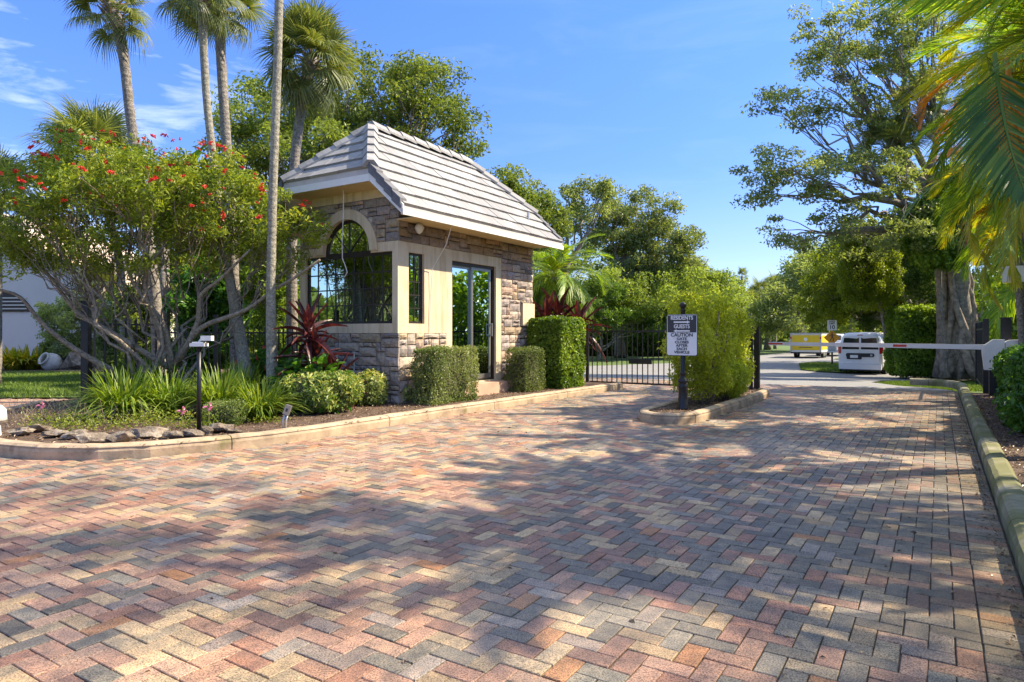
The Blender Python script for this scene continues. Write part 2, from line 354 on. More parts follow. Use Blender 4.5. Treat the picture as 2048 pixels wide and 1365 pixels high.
def link(name, me, parent=None, loc=(0, 0, 0), rot=(0, 0, 0), sc=None):
    o = bpy.data.objects.new(name, me); C.objects.link(o); o.parent = parent; o.location = loc; o.rotation_euler = rot
    if sc is not None: o.scale = sc if hasattr(sc, '__len__') else (sc, sc, sc)
    return o
def copy_tree(o, parent=None):
    c = o.copy(); C.objects.link(c); c.parent = parent
    for ch in list(o.children): copy_tree(ch, c)
    return c
def P(a, b, z=0): v = U*a+N*b; return Vector((v.x, v.y, z))
def AB(x, y): return x*U.x+y*U.y, x*N.x+y*N.y
RZ = math.atan2(U.y, U.x)              # local x = along the road, local y = to the left of it
def X_at(px, Y): return (px-1024)/FPX*Y
def Z_at(py, Y): return EYE+(HOR-py)/FPX*Y
def ground_z(x, y):
    a = x*U.x+y*U.y
    t = min(1, max(0, (a-17.5)/14)); return -.5*(t*t*(3-2*t)*.35+t*.65)
def ell(px, py, Y, rx, ry, ryd=None):   # crown ellipsoid measured on the photograph, at its real distance
    k = Y/FPX
    return (X_at(px, Y), Y, Z_at(py, Y), rx*k, (ryd if ryd else rx*k), ry*k)

def leaves(mb, cen, size, rng, aspect=.45, up=.4, outn=None, var=.35, clump=None, fold=.25):
    n = len(cen)
    nr = rng.normal(size=(n, 3)); nr[:, 2] += up*1.5
    if outn is not None: nr = nr*.75+outn
    nr /= np.linalg.norm(nr, axis=1, keepdims=True)
    d = rng.normal(size=(n, 3)); d[:, 2] -= .3; d -= (d*nr).sum(1, keepdims=True)*nr; d /= (np.linalg.norm(d, axis=1, keepdims=True)+1e-9)
    w = np.cross(nr, d); L_ = size*(1+var*rng.uniform(-1, 1, (n, 1)))
    a = cen-d*L_*.5; c = cen+d*L_*.5-nr*L_*fold*.6; e = cen+w*L_*aspect*.5+nr*L_*fold*.3; g = cen-w*L_*aspect*.5+nr*L_*fold*.3
    v = np.stack([a, e, c, g], 1).reshape(-1, 3); q = np.arange(n*4).reshape(-1, 4)
    r = rng.uniform(0, 1, n)
    if clump is not None: r = np.clip(r*.55+clump*.45, 0, 1)
    mb.add(v, q, rnd=r)

def bez(p0, p1, p2, n):
    t = np.linspace(0, 1, n)[:, None]; return (1-t)**2*p0+2*(1-t)*t*p1+t*t*p2
def kmeans(p, k, rng, it=6):
    c = p[rng.choice(len(p), min(k, len(p)), replace=False)]
    for _ in range(it):
        l = ((p[:, None]-c[None])**2).sum(-1).argmin(1)
        c = np.array([p[l == i].mean(0) if (l == i).any() else c[i] for i in range(len(c))])
    return l, c
def tree(name, label, base, fork_h, r0, ells, ncl, per, lsize, mleaf, mbark, seed, crad=.5, limbs=5, group=None, cat='tree',
         flat=.65, aspect=.45, stems=1, shell=2.2, twig=.012, lean=(0, 0), wav=.12):
    rng = np.random.default_rng(seed)
    root = thing(name, label, cat, base, 0, group)
    b = np.array(base)
    vol = np.array([e[3]*e[4]*e[5] for e in ells])**.8; vol /= vol.sum()
    cen = []
    for i, e in enumerate(ells):
        m = max(2, int(round(ncl*vol[i])))
        d = rng.normal(size=(m, 3)); d /= np.linalg.norm(d, axis=1, keepdims=True)
        r = rng.uniform(0, 1, (m, 1))**(1/shell/1.4)
        cen.append(np.array(e[:3])-b+d*r*np.array(e[3:6]))
    cen = np.vstack(cen)
    cen = cen[cen[:, 2] > .25]
    mt = MB(); fork = np.array([lean[0], lean[1], fork_h])
    def path(p0, p1, n, w, rise=.35):
        d = np.linalg.norm(p1-p0); mid = (p0+p1)/2+np.array([0, 0, d*rise*.3])+rng.normal(size=3)*d*.08
        p = bez(p0, mid, p1, n); p[1:-1] += rng.normal(size=(n-2, 3))*w*d*.25; return p
    lab, lc = kmeans(cen, limbs, rng)
    if stems == 1:
        tp = path(np.zeros(3), fork, 7, wav*.4, 0); rr = np.linspace(r0*1.25, r0*.85, 7); rr[0] *= 1.25
        mt.tube(tp, rr, 10)
    for i in range(len(lc)):
        g = cen[lab == i]
        if not len(g): continue
        st = fork if stems == 1 else rng.normal(size=3)*np.array([r0*1.5, r0*1.5, 0])
        end = fork+(lc[i]-fork)*.75 if stems == 1 else lc[i]*np.array([.8, .8, .72])
        rl = r0*(.62 if stems == 1 else .6)*(.8+.4*rng.uniform())
        lp = path(st, end, 9, wav, .5 if stems == 1 else .15); rr = np.linspace(rl, rl*.4, 9)
        mt.tube(lp, rr, 7)
        k2 = max(1, min(len(g)//5, 7)); l2, c2 = kmeans(g, k2, rng)
        for j in range(len(c2)):
            h = g[l2 == j]
            if not len(h): continue
            s0 = rng.integers(4, 9); p0 = lp[s0]; e2 = p0+(c2[j]-p0)*.7
            p2 = path(p0, e2, 7, wav, .3); r2 = rr[s0]*.6
            mt.tube(p2, np.linspace(r2, max(twig, r2*.35), 7), 5, cap=False)
            for x in h:
                s1 = rng.integers(3, 7)
                p3 = path(p2[s1], x, 5, wav, .2); mt.tube(p3, np.linspace(max(twig, r2*.35), twig*.6, 5), 4, cap=False)
    mt.build('trunk', mbark, root, True)
    ml = MB()
    cl = rng.uniform(0, 1, len(cen))
    n = int(per)*len(cen); idx = np.repeat(np.arange(len(cen)), int(per))
    d = rng.normal(size=(n, 3)); d /= np.linalg.norm(d, axis=1, keepdims=True)
    rad = crad*(.7+.6*rng.uniform(0, 1, len(cen)))[idx][:, None]
    p = cen[idx]+d*(rng.uniform(0, 1, (n, 1))**.45)*rad*np.array([1, 1, flat])
    p[:, 2] = np.maximum(p[:, 2], .03)
    leaves(ml, p, lsize, rng, aspect, .5, clump=cl[idx], outn=d*.5)
    ml.build('crown', mleaf, root)
    return root, cen

def hedge_leaves(ml, c, half, n, lsize, rng, power=6, jit=.06, aspect=.5, bumps=.06, zmin=None):
    """leaf shell of a clipped shrub: superellipsoid surface, c centre, half = half sizes"""
    d = rng.normal(size=(n, 3)); d /= np.linalg.norm(d, axis=1, keepdims=True)
    # sample box-like surface
    f = rng.uniform(-1, 1, (n, 3)); half = np.array(half, float)
    ar = np.array([half[1]*half[2], half[0]*half[2], half[0]*half[1]]); ax = rng.choice(3, n, p=ar/ar.sum())
    f[np.arange(n), ax] = np.sign(rng.uniform(-1, 1, n))
    rr = (np.abs(f)**power).sum(1, keepdims=True)**(-1/power); p = f*rr
    nn = np.sign(p)*np.abs(p)**(power-1)/half; nn /= np.linalg.norm(nn, axis=1, keepdims=True)
    w = p*half
    ph = rng.uniform(0, 6, 6)
    bl = bumps*(np.sin(w[:, 0]*7+ph[0])*np.sin(w[:, 1]*7+ph[1])+np.sin(w[:, 2]*9+ph[2])*.6+np.sin(w[:, 0]*17+w[:, 2]*13+ph[3])*.4)
    w = w+nn*bl[:, None]-nn*np.abs(rng.normal(0, jit, (n, 1)))+rng.normal(0, jit*.25, (n, 3))
    w = w+np.array(c)
    if zmin is not None: w = w[w[:, 2] > zmin]; nn = nn[:len(w)] if len(w) != n else nn
    if len(w) != n: nn = rng.normal(size=w.shape); nn /= np.linalg.norm(nn, axis=1, keepdims=True)
    cl = .5+.5*np.sin(w[:, 0]*3+ph[4])*np.sin(w[:, 2]*4+ph[5])
    leaves(ml, w, lsize, rng, aspect, .35, outn=nn, clump=cl)
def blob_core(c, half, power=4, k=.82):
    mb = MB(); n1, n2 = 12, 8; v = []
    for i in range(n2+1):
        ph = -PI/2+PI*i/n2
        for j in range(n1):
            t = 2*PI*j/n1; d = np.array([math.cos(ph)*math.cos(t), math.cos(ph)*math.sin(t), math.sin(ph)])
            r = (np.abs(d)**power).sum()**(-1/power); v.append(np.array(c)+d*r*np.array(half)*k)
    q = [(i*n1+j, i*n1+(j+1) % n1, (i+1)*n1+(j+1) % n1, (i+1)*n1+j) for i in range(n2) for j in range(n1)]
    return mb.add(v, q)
def hedge(name, label, loc, rz, half, n, lsize, mleaf, seed, power=7, group=None, cat='hedge', jit=.05, bumps=.03, aspect=.5, core=True, stems=0, lift=0):
    rng = np.random.default_rng(seed); root = thing(name, label, cat, loc, rz, group)
    c = (0, 0, half[2]+lift); ml = MB(); hedge_leaves(ml, c, half, n, lsize, rng, power, jit, aspect, bumps); ml.build('foliage', mleaf, root)
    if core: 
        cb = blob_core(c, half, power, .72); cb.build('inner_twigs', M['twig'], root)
    if stems:
        ms = MB()
        for i in range(stems):
            x = rng.uniform(-.6, .6)*half[0]; y = rng.uniform(-.6, .6)*half[1]
            e = np.array([x*1.5, y*1.5, half[2]*rng.uniform(.8, 1.6)+lift]); s0 = np.array([x*.5, y*.5, 0.])
            pp = bez(s0, (s0+e)/2+rng.normal(size=3)*.06, e, 6); ms.tube(pp, np.linspace(.028, .01, 6), 6)
        ms.build('stem', M['barkpale'], root, True)
    return root

def clip_half(poly, nx, ny, c):   # keep nx*x+ny*y <= c
    out = []; n = len(poly)
    for i in range(n):
        p, q = poly[i], poly[(i+1) % n]; dp = nx*p[0]+ny*p[1]-c; dq = nx*q[0]+ny*q[1]-c
        if dp <= 0: out.append(p)
        if (dp < 0 < dq) or (dq < 0 < dp):
            t = dp/(dp-dq); out.append((p[0]+(q[0]-p[0])*t, p[1]+(q[1]-p[1])*t))
    return out
def sheet(name, poly, off, mat, kind='structure', step=1.5, zf=ground_z, flat=None):
    """ground-following sheet cut in strips across the slope"""
    mb = MB(); aa = [AB(*p)[0] for p in poly]; a = min(aa)
    while a < max(aa):
        inner = 17 < a+step and a < 33
        st = step if inner else max(step, min(abs(17-a) if a < 17 else 60, 60))
        s = clip_half(clip_half(poly, U.x, U.y, a+st), -U.x, -U.y, -a)
        if len(s) > 2:
            pts = [Vector((p[0], p[1], 0)) for p in s]; tr = tessellate_polygon([pts])
            mb.add([(p[0], p[1], (flat if flat is not None else zf(*p))+off) for p in s], None, [tuple(x) for x in tr])
        a += st
    o = mb.build(name, mat); tagset(o, kind=kind)
    me = o.data
    # faces up
    import bmesh
    bm = bmesh.new(); bm.from_mesh(me)
    for f in bm.faces:
        if f.normal.z < 0: f.normal_flip()
    bm.to_mesh(me); bm.free()
    return o
def in_poly(x, y, poly):
    r = False; n = len(poly)
    for i in range(n):
        x1, y1 = poly[i]; x2, y2 = poly[(i+1) % n]
        if (y1 > y) != (y2 > y) and x < (x2-x1)*(y-y1)/(y2-y1)+x1: r = not r
    return r
def text(body, size, mat, parent, loc, rot, bold=.0, sx=1, name='lettering', align='CENTER'):
    cu = bpy.data.curves.new(name, 'FONT'); cu.body = body; cu.size = size; cu.align_x = align; cu.align_y = 'CENTER'
    cu.extrude = .0015; cu.offset = bold; cu.materials.append(mat)
    tmp = bpy.data.objects.new(name, cu); C.objects.link(tmp); dg = bpy.context.evaluated_depsgraph_get()
    me = bpy.data.meshes.new_from_object(tmp.evaluated_get(dg)); bpy.data.objects.remove(tmp); bpy.data.curves.remove(cu)
    if not me.materials: me.materials.append(mat)
    o = bpy.data.objects.new(name, me); C.objects.link(o); o.parent = parent; o.location = loc; o.rotation_euler = rot; o.scale = (sx, 1, 1)
    return o

# ------------------------------------------------------------------ the ground
sheet('ground', [(-700, -60), (700, -60), (700, 1500), (-700, 1500)], -.06, M['grassground'])
kerbL = [(-8.3, 11.6), (-8.0, 10.2), (-7.4, 8.9), (-6.5, 7.8), (-5.6, 7.2), (-5.0, 6.98), (-4.4, 6.95), (-3.9, 7.1), (-3.4, 7.42), (-2.85, 7.93), (-2.4, 8.5)]
e0 = AB(-2.4, 8.5)
for a in (8.2, 9.6, 11.0, 12.4, 13.8): kerbL.append(tuple(P(a, e0[1]+(a-8.2)*.035)[:2]))
kerbL.append(tuple(P(14.8, -6.35)[:2]))
bed_poly = kerbL[1:]+[tuple(P(15.3, -6.6)[:2]), tuple(P(15.3, -9)[:2]), tuple(P(16, -14)[:2]), (-7.2, 21), (-7.7, 13.6), (-8.2, 11.4)]
lawn_poly = [(-60, 13.4), (-7.9, 13.6), (-7.5, 22), (-60, 23)]
sheet('garden_bed', bed_poly, .12, M['mulch'], flat=0)
sheet('lawn', lawn_poly, .02, M['grassground'], flat=0)
sheet('mulch_bed_by_house', [(-60, 22.5), (-7.4, 21.5), (-7, 30), (-60, 30)], .04, M['mulch'])
pave = [tuple(P(18.4, .37)[:2]), tuple(P(18.4, -8.2)[:2]), tuple(P(15, -8.5)[:2]), (-9, 13.5), (-40, 13.4), (-40, -12), tuple(P(-14, .37)[:2])]
sheet('brick_pavement_base', pave, -.012, M['joint'])
asph = [tuple(P(18.4, .5)[:2]), (10.9, 16.9), (10.7, 18.5), (11.6, 21.5), (13.2, 23.8), (17, 25.8), (24, 27.5), (34, 33), (44, 60), (90, 140), (74, 142), (30, 69), (20.5, 55.5), (12, 42.5), (4.2, 37.5), (-10, 33), (-12, 30), (1.5, 21.5), tuple(P(18.4, -8.6)[:2])]
sheet('asphalt_road', asph, .0, M['asphalt'])
sheet('grass_islet', [(15.4, 35.5), (14.4, 33.2), (14.6, 31.3), (15.3, 30.3), (20, 31.8), (23, 40), (18.8, 41), (16.8, 39)], .05, M['grassground'])
sheet('far_grass_islet', [(22.6, 47), (24, 45.6), (28, 46), (30, 52), (25, 50)], .05, M['grassground'])
sheet('right_bed', [tuple(P(-3, .5)[:2]), tuple(P(16.6, .5)[:2]), tuple(P(17, 7)[:2]), tuple(P(-3, 7)[:2])], .11, M['mulch'], flat=0)
# kerbs: swept in cast lengths
def kerb(name, pts, side, mat, seglen=2.4, w=.17, h=.15, seed=1):
    root = bpy.data.objects.new(name, None); C.objects.link(root); tagset(root, kind='structure')
    p = [Vector((x, y, 0)) for x, y in pts]; d = [0]
    for i in range(1, len(p)): d.append(d[-1]+(p[i]-p[i-1]).length)
    def at(s):
        for i in range(1, len(p)):
            if s <= d[i] or i == len(p)-1:
                t = (s-d[i-1])/(d[i]-d[i-1]); return p[i-1].lerp(p[i], t), (p[i]-p[i-1]).normalized()
    rng = random.Random(seed)
    prof = [(0, -.02), (-.004, h*.55), (.012, h*.86), (.045, h), (w-.03, h+.003), (w, h-.02), (w+.004, -.02)]
    s = 0
    while s < d[-1]-.05:
        e = min(d[-1], s+seglen*rng.uniform(.85, 1.15)); n = max(2, int((e-s)/.16)); mb = MB(); v = []
        for k in range(n+1):
            ss = s+.006+(e-s-.012)*k/n; q, tg = at(ss); q2, tg2 = at(min(d[-1], ss+.12)); q3, tg3 = at(max(0, ss-.12)); tg = (tg+tg2+tg3).normalized()
            nn = Vector((-tg.y, tg.x, 0))*side
            for (o_, z_) in prof:
                j = .006*noise.noise(Vector((q.x*4+o_*30, q.y*4, z_*20)))
                c = q+nn*(o_+j); v.append((c.x, c.y, z_+ (j if z_ > 0.05 else 0)))
        m = len(prof); qd = [(k*m+i, k*m+i+1, (k+1)*m+i+1, (k+1)*m+i) for k in range(n) for i in range(m-1)]
        mb.add(v, qd)
        for k in (0, n):
            b = k*m; mb.t.append(np.array([(b, b+i, b+i+1) for i in range(1, m-1)])); mb.rt.append(np.full(m-2, .5))
        mb.build('kerb_segment', mat, root, False); s = e
    return root
kerb('left_kerb', kerbL, 1, M['kerb'], 2.6)
kr = [tuple(P(a, .375)[:2]) for a in (-3, 2, 6, 10, 14, 17.5, 19)]+[(10.86, 16.9), (10.6, 18.2), (11.2, 20.5)]
kr = [q for q in kr if q[1] < 15.9]+[(10.62, 15.9), (10.86, 16.4), (10.9, 16.9), (10.7, 17.2), (10.4, 17.4)]
kerb('right_kerb', kr, -1, M['kerb_moss'], 1.25, seed=4)
isl = [P(15.2, -3.35), P(14.9, -3.02), P(13.5, -2.96), P(11.5, -2.99), P(10.3, -2.98), P(9.75, -3.02), P(9.45, -3.2), P(9.35, -3.5), P(9.5, -3.8), P(9.9, -3.98), P(11.5, -4.0), P(13.5, -4.0), P(14.9, -3.95), P(15.2, -3.6)]
isl = [(v.x, v.y) for v in isl]
kerb('island_kerb', isl+[isl[0]], -1, M['kerb'], 2.9, .15, .15, 3)
sheet('island_bed', isl, .115, M['mulch'], flat=0)

# ------------------------------------------------------------------ brick paving in herringbone
W = .0965
def brick_mesh(mb, la, lb, g=.0026, h=.010, c=.003):
    x0, x1, y0, y1 = g-la/2, la/2-g, g-lb/2, lb/2-g
    v = [(x0+c, y0+c, 0), (x1-c, y0+c, 0), (x1-c, y1-c, 0), (x0+c, y1-c, 0), (x0, y0, -c), (x1, y0, -c), (x1, y1, -c), (x0, y1, -c), (x0, y0, -h), (x1, y0, -h), (x1, y1, -h), (x0, y1, -h)]
    q = [(0, 1, 2, 3)]+[(i, i+4, (i+1) % 4+4, (i+1) % 4) for i in range(4)]+[(i+4, i+8, (i+1) % 4+8, (i+1) % 4+4) for i in range(4)]
    return np.array(v), q
PAL = {'char': [(.17, .16, .13), (.20, .19, .155), (.235, .22, .18), (.15, .145, .125)],
       'mauve': [(.31, .175, .13), (.28, .16, .12), (.34, .19, .14), (.36, .18, .12)],
       'tan': [(.49, .35, .205), (.44, .315, .18), (.52, .38, .225), (.45, .345, .215)],
       'pink': [(.45, .265, .185), (.42, .24, .16), (.47, .30, .21)],
       'lav': [(.29, .235, .20), (.32, .265, .22), (.36, .31, .26)],
       'orange': [(.46, .22, .10)]}
def brick_col(x, y, rng):
    n1 = noise.noise(Vector((x*.55, y*.55, 3))); n2 = noise.noise(Vector((x*1.3, y*1.3, 9)))
    right = min(1, max(0, (x+1.2)/3.2))
    w = {'char': .13+.42*right+.9*max(0, n1), 'mauve': .26+.05*right, 'tan': .24+.5*max(0, -n2), 'pink': .30*(1-right)+.04+.3*max(0, -n1), 'lav': .15, 'orange': .03}
    k = rng.choices(list(w), list(w.values()))[0]; c = rng.choice(PAL[k]); f = rng.uniform(.85, 1.18)
    m = max(0, min(1, (AB(x, y)[1]+.9)/1.2))*.45   # damp moss stain beside the right kerb
    m *= .5+.8*noise.noise(Vector((x*1.1, y*1.1, 17)))+.4
    m = max(0, min(.7, m))
    c = tuple(ci*.86+di*.14 for ci, di in zip(c, (.30, .22, .165)))      # a film of dust common to all
    return tuple((ci*(1-m)+mi*m)*f for ci, mi in zip(c, (.13, .10, .05)))
rng_ = random.Random(11)
bricks = []
B1 = .155
for i in range(0, 187):
    for j in range(-8, 194):
        k = (i-j) % 4
        bb = B1-(i+.5)*W; aa = (j+.5)*W
        if k == 0: cells = [(i, j), (i+1, j)]
        elif k == 3: cells = [(i, j), (i, j+1)]
        elif i == 0 and k == 1: cells = [(i, j)]
        else: continue
        ca = sum(c[1]+.5 for c in cells)/len(cells)*W; cb = B1-sum(c[0]+.5 for c in cells)/len(cells)*W
        v = P(ca, cb)
        if v.y < .5 or v.x < -15 or abs(v.x) > .80*v.y+2.6 or ca > 18.38: continue
        if in_poly(v.x, v.y, bed_poly) or in_poly(v.x, v.y, isl) or in_poly(v.x, v.y, lawn_poly) or (v.x < -7.5 and v.y > 13.5): continue
        la = W*(2 if k == 3 else 1); lb = W*(2 if k == 0 else 1)
        bricks.append((v, la, lb))
for j in range(-20, 191):     # soldier course beside the right kerb
    v = P((j+.5)*W, B1+.104); 
    if v.y > .5 and v.x < .8*v.y+2.6: bricks.append((v, W, .205))
def vis(v):
    return (v.y > 1.9 and abs(v.x) < .77*v.y)
order = sorted(range(len(bricks)), key=lambda i: (0 if vis(bricks[i][0]) else 1, bricks[i][0].length))
near = set(order[:300])
pav = bpy.data.objects.new('brick_pavement', None); C.objects.link(pav); tagset(pav, kind='structure')
proto = {}
for key in ((2*W, W), (W, 2*W), (W, W), (W, .205)):
    v, q = brick_mesh(None, *key); proto[key] = MB().add(v, q).mesh('brick', M['brick_o'])
mb = MB(); cols = []
R2 = np.array([[U.x, -N.x], [U.y, -N.y]])    # local (a, -b) -> world
for i, (v, la, lb) in enumerate(bricks):
    jx, jy, jr = rng_.gauss(0, .0009), rng_.gauss(0, .0009), rng_.gauss(0, .008); jz = rng_.gauss(0, .0012); tx, ty = rng_.gauss(0, .006), rng_.gauss(0, .006)
    c = brick_col(v.x, v.y, rng_)
    if i in near:
        o = link('brick', proto[(la, lb)], pav, (v.x+jx, v.y+jy, jz), (tx, ty, RZ+jr)); o.color = (*c, 1)
    else:
        bv, q = brick_mesh(None, la, lb); bv = bv.copy(); bv[:, 2] += bv[:, 0]*ty+bv[:, 1]*tx+jz
        cr, sr = math.cos(jr), math.sin(jr); xy = bv[:, :2] @ np.array([[cr, sr], [-sr, cr]]); bv[:, :2] = xy @ R2.T+np.array([v.x+jx, v.y+jy])
        mb.add(bv, q); cols.append(c)
o = mb.build('bricks', M['brick_a'], pav); o['kind'] = 'stuff'
ca_ = o.data.attributes.new('col', 'FLOAT_COLOR', 'FACE')
arr = np.repeat(np.hstack([np.array(cols), np.ones((len(cols), 1))]), 9, axis=0)
ca_.data.foreach_set('color', arr.ravel().astype(np.float32))

# ------------------------------------------------------------------ the gatehouse
booth = thing('gatehouse', 'small stone and cream stucco gatehouse with pale grey tile roof and arched window', 'building', P(8.53, -7.80), RZ)
wall = MB()
bx = wall.box
Z0 = 0
# right face (y=0), stucco
for (x0, x1, z0, z1) in ((.2, .28, 1.33, 2.92), (.28, .70, 1.33, 1.5), (.28, .70, 2.75, 2.92), (.70, 1.51, 1.33, 2.92), (1.34, 1.51, Z0, 1.33), (1.51, 3.0, 2.72, 2.92), (3.0, 3.2, Z0, 2.92), (1.51, 3.0, Z0, .37)):
    bx(x0, x1, 0, .2, z0, z1)
bx(4.03, 4.535, -.03, .2, 1.49, 2.0)
# front face (x=0), stucco
for (y0, y1, z0, z1) in ((0, .13, 1.33, 2.92), (.13, 2.35, 1.33, 1.5), (2.35, 2.5, 1.33, 2.92), (.13, .64, 2.75, 2.92), (1.84, 2.35, 2.75, 2.92)):
    bx(0, .2, y0, y1, z0, z1)
bx(0, .2, 0, 2.5, 3.70, 3.9)
bx(4.32, 4.52, .2, 2.5, Z0, 3.9); bx(.2, 4.32, 2.3, 2.5, Z0, 3.9)
# arch surround
AC, AZ = 1.24, 2.79
def arch_ring(mb, r0, r1, x0, x1, n=28, a0=0, a1=PI):
    v = []
    for i in range(n+1):
        a = a0+(a1-a0)*i/n
        for r in (r0, r1):
            for x in (x0, x1): v.append((x, AC+r*math.cos(a), AZ+r*math.sin(a)))
    q = []
    for i in range(n):
        b = i*4; q += [(b, b+2, b+6, b+4), (b+1, b+5, b+7, b+3), (b, b+4, b+5, b+1), (b+2, b+3, b+7, b+6)]
    q += [(0, 1, 3, 2), (n*4, n*4+2, n*4+3, n*4+1)]
    mb.add(v, q)
arch_ring(wall, .6, .78, -.036, .2)
wallo = wall.build('wall', M['stucco'], booth)
core = MB()
core.box(.03, .2, .03, 2.47, Z0, 1.328); core.box(.2, 1.34, .03, .2, Z0, 1.328)
core.box(3.2, 4.49, .03, .2, Z0, 3.8); core.box(.2, 3.2, .03, .2, 2.922, 3.8)
ys = [.03, .30]+[AC-.69*math.cos(PI*i/20) for i in range(21)]+[2.2, 2.47]
v = []
for y in ys:
    zb = 2.922 if abs(y-AC) > .69 else max(2.922, AZ+math.sqrt(max(0, .69**2-(y-AC)**2))); v += [(.03, y, zb), (.03, y, 3.70)]
core.add(v, [(2*i, 2*i+1, 2*i+3, 2*i+2) for i in range(len(ys)-1)])
core.build('mortar_bed', M['mortar'], wallo)
# irregular ashlar stones
STC = [(.32, .27, .21), (.38, .32, .25), (.28, .25, .215), (.44, .37, .28), (.35, .28, .18), (.24, .215, .19), (.40, .30, .22), (.31, .27, .24)]
sr = random.Random(5)
def stones(u0, u1, z0, z1, mask, place, cu, cz, maxu, maxz, tint=(1, 1, 1)):
    nu, nzz = int(round((u1-u0)/cu)), int(round((z1-z0)/cz)); cu = (u1-u0)/nu; cz = (z1-z0)/nzz
    used = [[not mask(u0+(i+.5)*cu, z0+(j+.5)*cz) for j in range(nzz)] for i in range(nu)]
    out = []
    cellsl = [(i, j) for j in range(nzz) for i in range(nu)]
    for (i, j) in cellsl:
        if used[i][j]: continue
        w, h = sr.choices([(2, 1), (3, 1), (3, 2), (4, 2), (2, 2), (1, 1), (2, 3), (4, 1), (5, 2), (1, 2)], [10, 8, 10, 8, 8, 2, 4, 4, 3, 2])[0]
        w = min(w, maxu); h = min(h, maxz)
        ww = 0
        while ww < w and i+ww < nu and not used[i+ww][j]: ww += 1
        hh = 1
        while hh < h and j+hh < nzz and all(not used[i+k][j+hh] for k in range(ww)): hh += 1
        for a in range(ww):
            for b in range(hh): used[i+a][j+b] = True
        a0, a1, b0, b1 = u0+i*cu, u0+(i+ww)*cu, z0+j*cz, z0+(j+hh)*cz
        out.append((a0, a1, b0, b1))
    for (a0, a1, b0, b1) in out:
        g = .007; a0 += g; a1 -= g; b0 += g; b1 -= g
        j = lambda m=.007: sr.uniform(-m, m)
        n1, n2 = (4, 3) if a1-a0 > .18 else (3, 3)
        v = []
        pr = sr.uniform(.042, .062)
        for p in range(n1+1):
            for r in range(n2+1):
                fu, fz = p/n1, r/n2; edge = p in (0, n1) or r in (0, n2)
                uu = a0+(a1-a0)*fu+j(.005); zz = b0+(b1-b0)*fz+j(.005)
                dd = (pr-.022 if edge else pr+sr.uniform(-.009, .011)); v.append((uu, dd, zz))
        m = n2+1; q = [(p*m+r, p*m+r+1, (p+1)*m+r+1, (p+1)*m+r) for p in range(n1) for r in range(n2)]
        rim = [p*m for p in range(n1)]+[n1*m+r for r in range(n2)]+[p*m+n2 for p in range(n1, 0, -1)]+[r for r in range(n2, 0, -1)]
        b = len(v); v += [(v[k][0], 0, v[k][2]) for k in rim]; L2 = len(rim)
        q += [(rim[k], rim[(k+1) % L2], b+(k+1) % L2, b+k) for k in range(L2)]
        mbs = MB().add([place(*x) for x in v], q)
        o = mbs.build('stone', M['stone'], wallo); c = sr.choice(STC); f = sr.uniform(.8, 1.2)
        o.color = (c[0]*f*tint[0], c[1]*f*tint[1], c[2]*f*tint[2], 1)
fr = lambda y, d, z: (.03-d, y, z)       # front face
rt = lambda x, d, z: (x, .03-d, z)       # right face
stones(-.02, 2.5, .1, 1.33, lambda y, z: True, fr, .105, .082, 5, 3)
stones(-.02, 2.5, 2.92, 3.70, lambda y, z: (y-AC)**2+(z-AZ)**2 > .73**2, fr, .105, .08, 3, 2)
stones(.03, 1.34, .1, 1.33, lambda x, z: True, rt, .11, .1, 4, 2, (1.15, 1.1, 1.08))
stones(3.2, 4.5, .1, 2.92, lambda x, z: not (x > 4.0 and 1.47 < z < 2.02), rt, .11, .085, 4, 2, (1.1, 1.02, 1.02))
stones(.03, 4.5, 2.92, 3.5, lambda x, z: True, rt, .115, .085, 4, 2, (1.05, .92, .86))
# interior
mi = MB(); mi.box(.2, 4.32, .2, 2.3, .37, .40); mi.box(.2, 4.32, .2, 2.3, 3.6, 3.65); mi.build('floor', M['dark'], booth)
md = MB(); md.box(.35, 1.35, .3, 2.1, 1.05, 1.10); md.box(.5, .62, 1.6, 1.95, 1.10, 1.45); md.box(.45, .60, .35, .6, 1.10, 1.42)
md.build('desk', M['dark'], booth)
# front window
fw = MB(); x0, x1 = .05, .11
fw.box(x0, x1, .13, 2.35, 1.5, 1.545); fw.box(x0, x1, .13, 2.35, 2.70, 2.80); fw.box(x0, x1, .13, .175, 1.545, 2.70); fw.box(x0, x1, 2.305, 2.35, 1.545, 2.70)
win = fw.build('window', M['bronze'], booth); win['label'] = 'wide gridded window below the arch'
mm = MB()
for k in range(1, 9): yk = .175+k*(2.13/9); mm.box(.062, .085, yk-.011, yk+.011, 1.545, 2.70)
mm.build('muntin', M['bronze'], win)
for k in range(1, 4):
    zk = 1.545+k*(1.155/4); MB().box(.058, .089, .175, 2.305, zk-.011, zk+.011).build('muntin', M['bronze'], win)
MB().box(.070, .076, .17, 2.31, 1.54, 2.705).build('pane', M['glass'], win)
fa = MB(); arch_ring(fa, .545, .6, .05, .11)
arch = fa.build('arched_window', M['bronze'], booth)
ma = MB()
for ang in (PI/4, PI/2, 3*PI/4):
    c, s_ = math.cos(ang), math.sin(ang)
    m4 = Matrix(((1, 0, 0, 0), (0, c, -s_, AC), (0, s_, c, AZ), (0, 0, 0, 1))); ma.box(.062, .088, .0, .55, -.013, .013, m4)
ma.build('muntin', M['bronze'], arch)
gp = [(.072, AC+.56*math.cos(PI*i/24), AZ+.56*math.sin(PI*i/24)) for i in range(25)]
MB().prism(gp, (.006, 0, 0), 0).build('pane', M['glass'], arch)
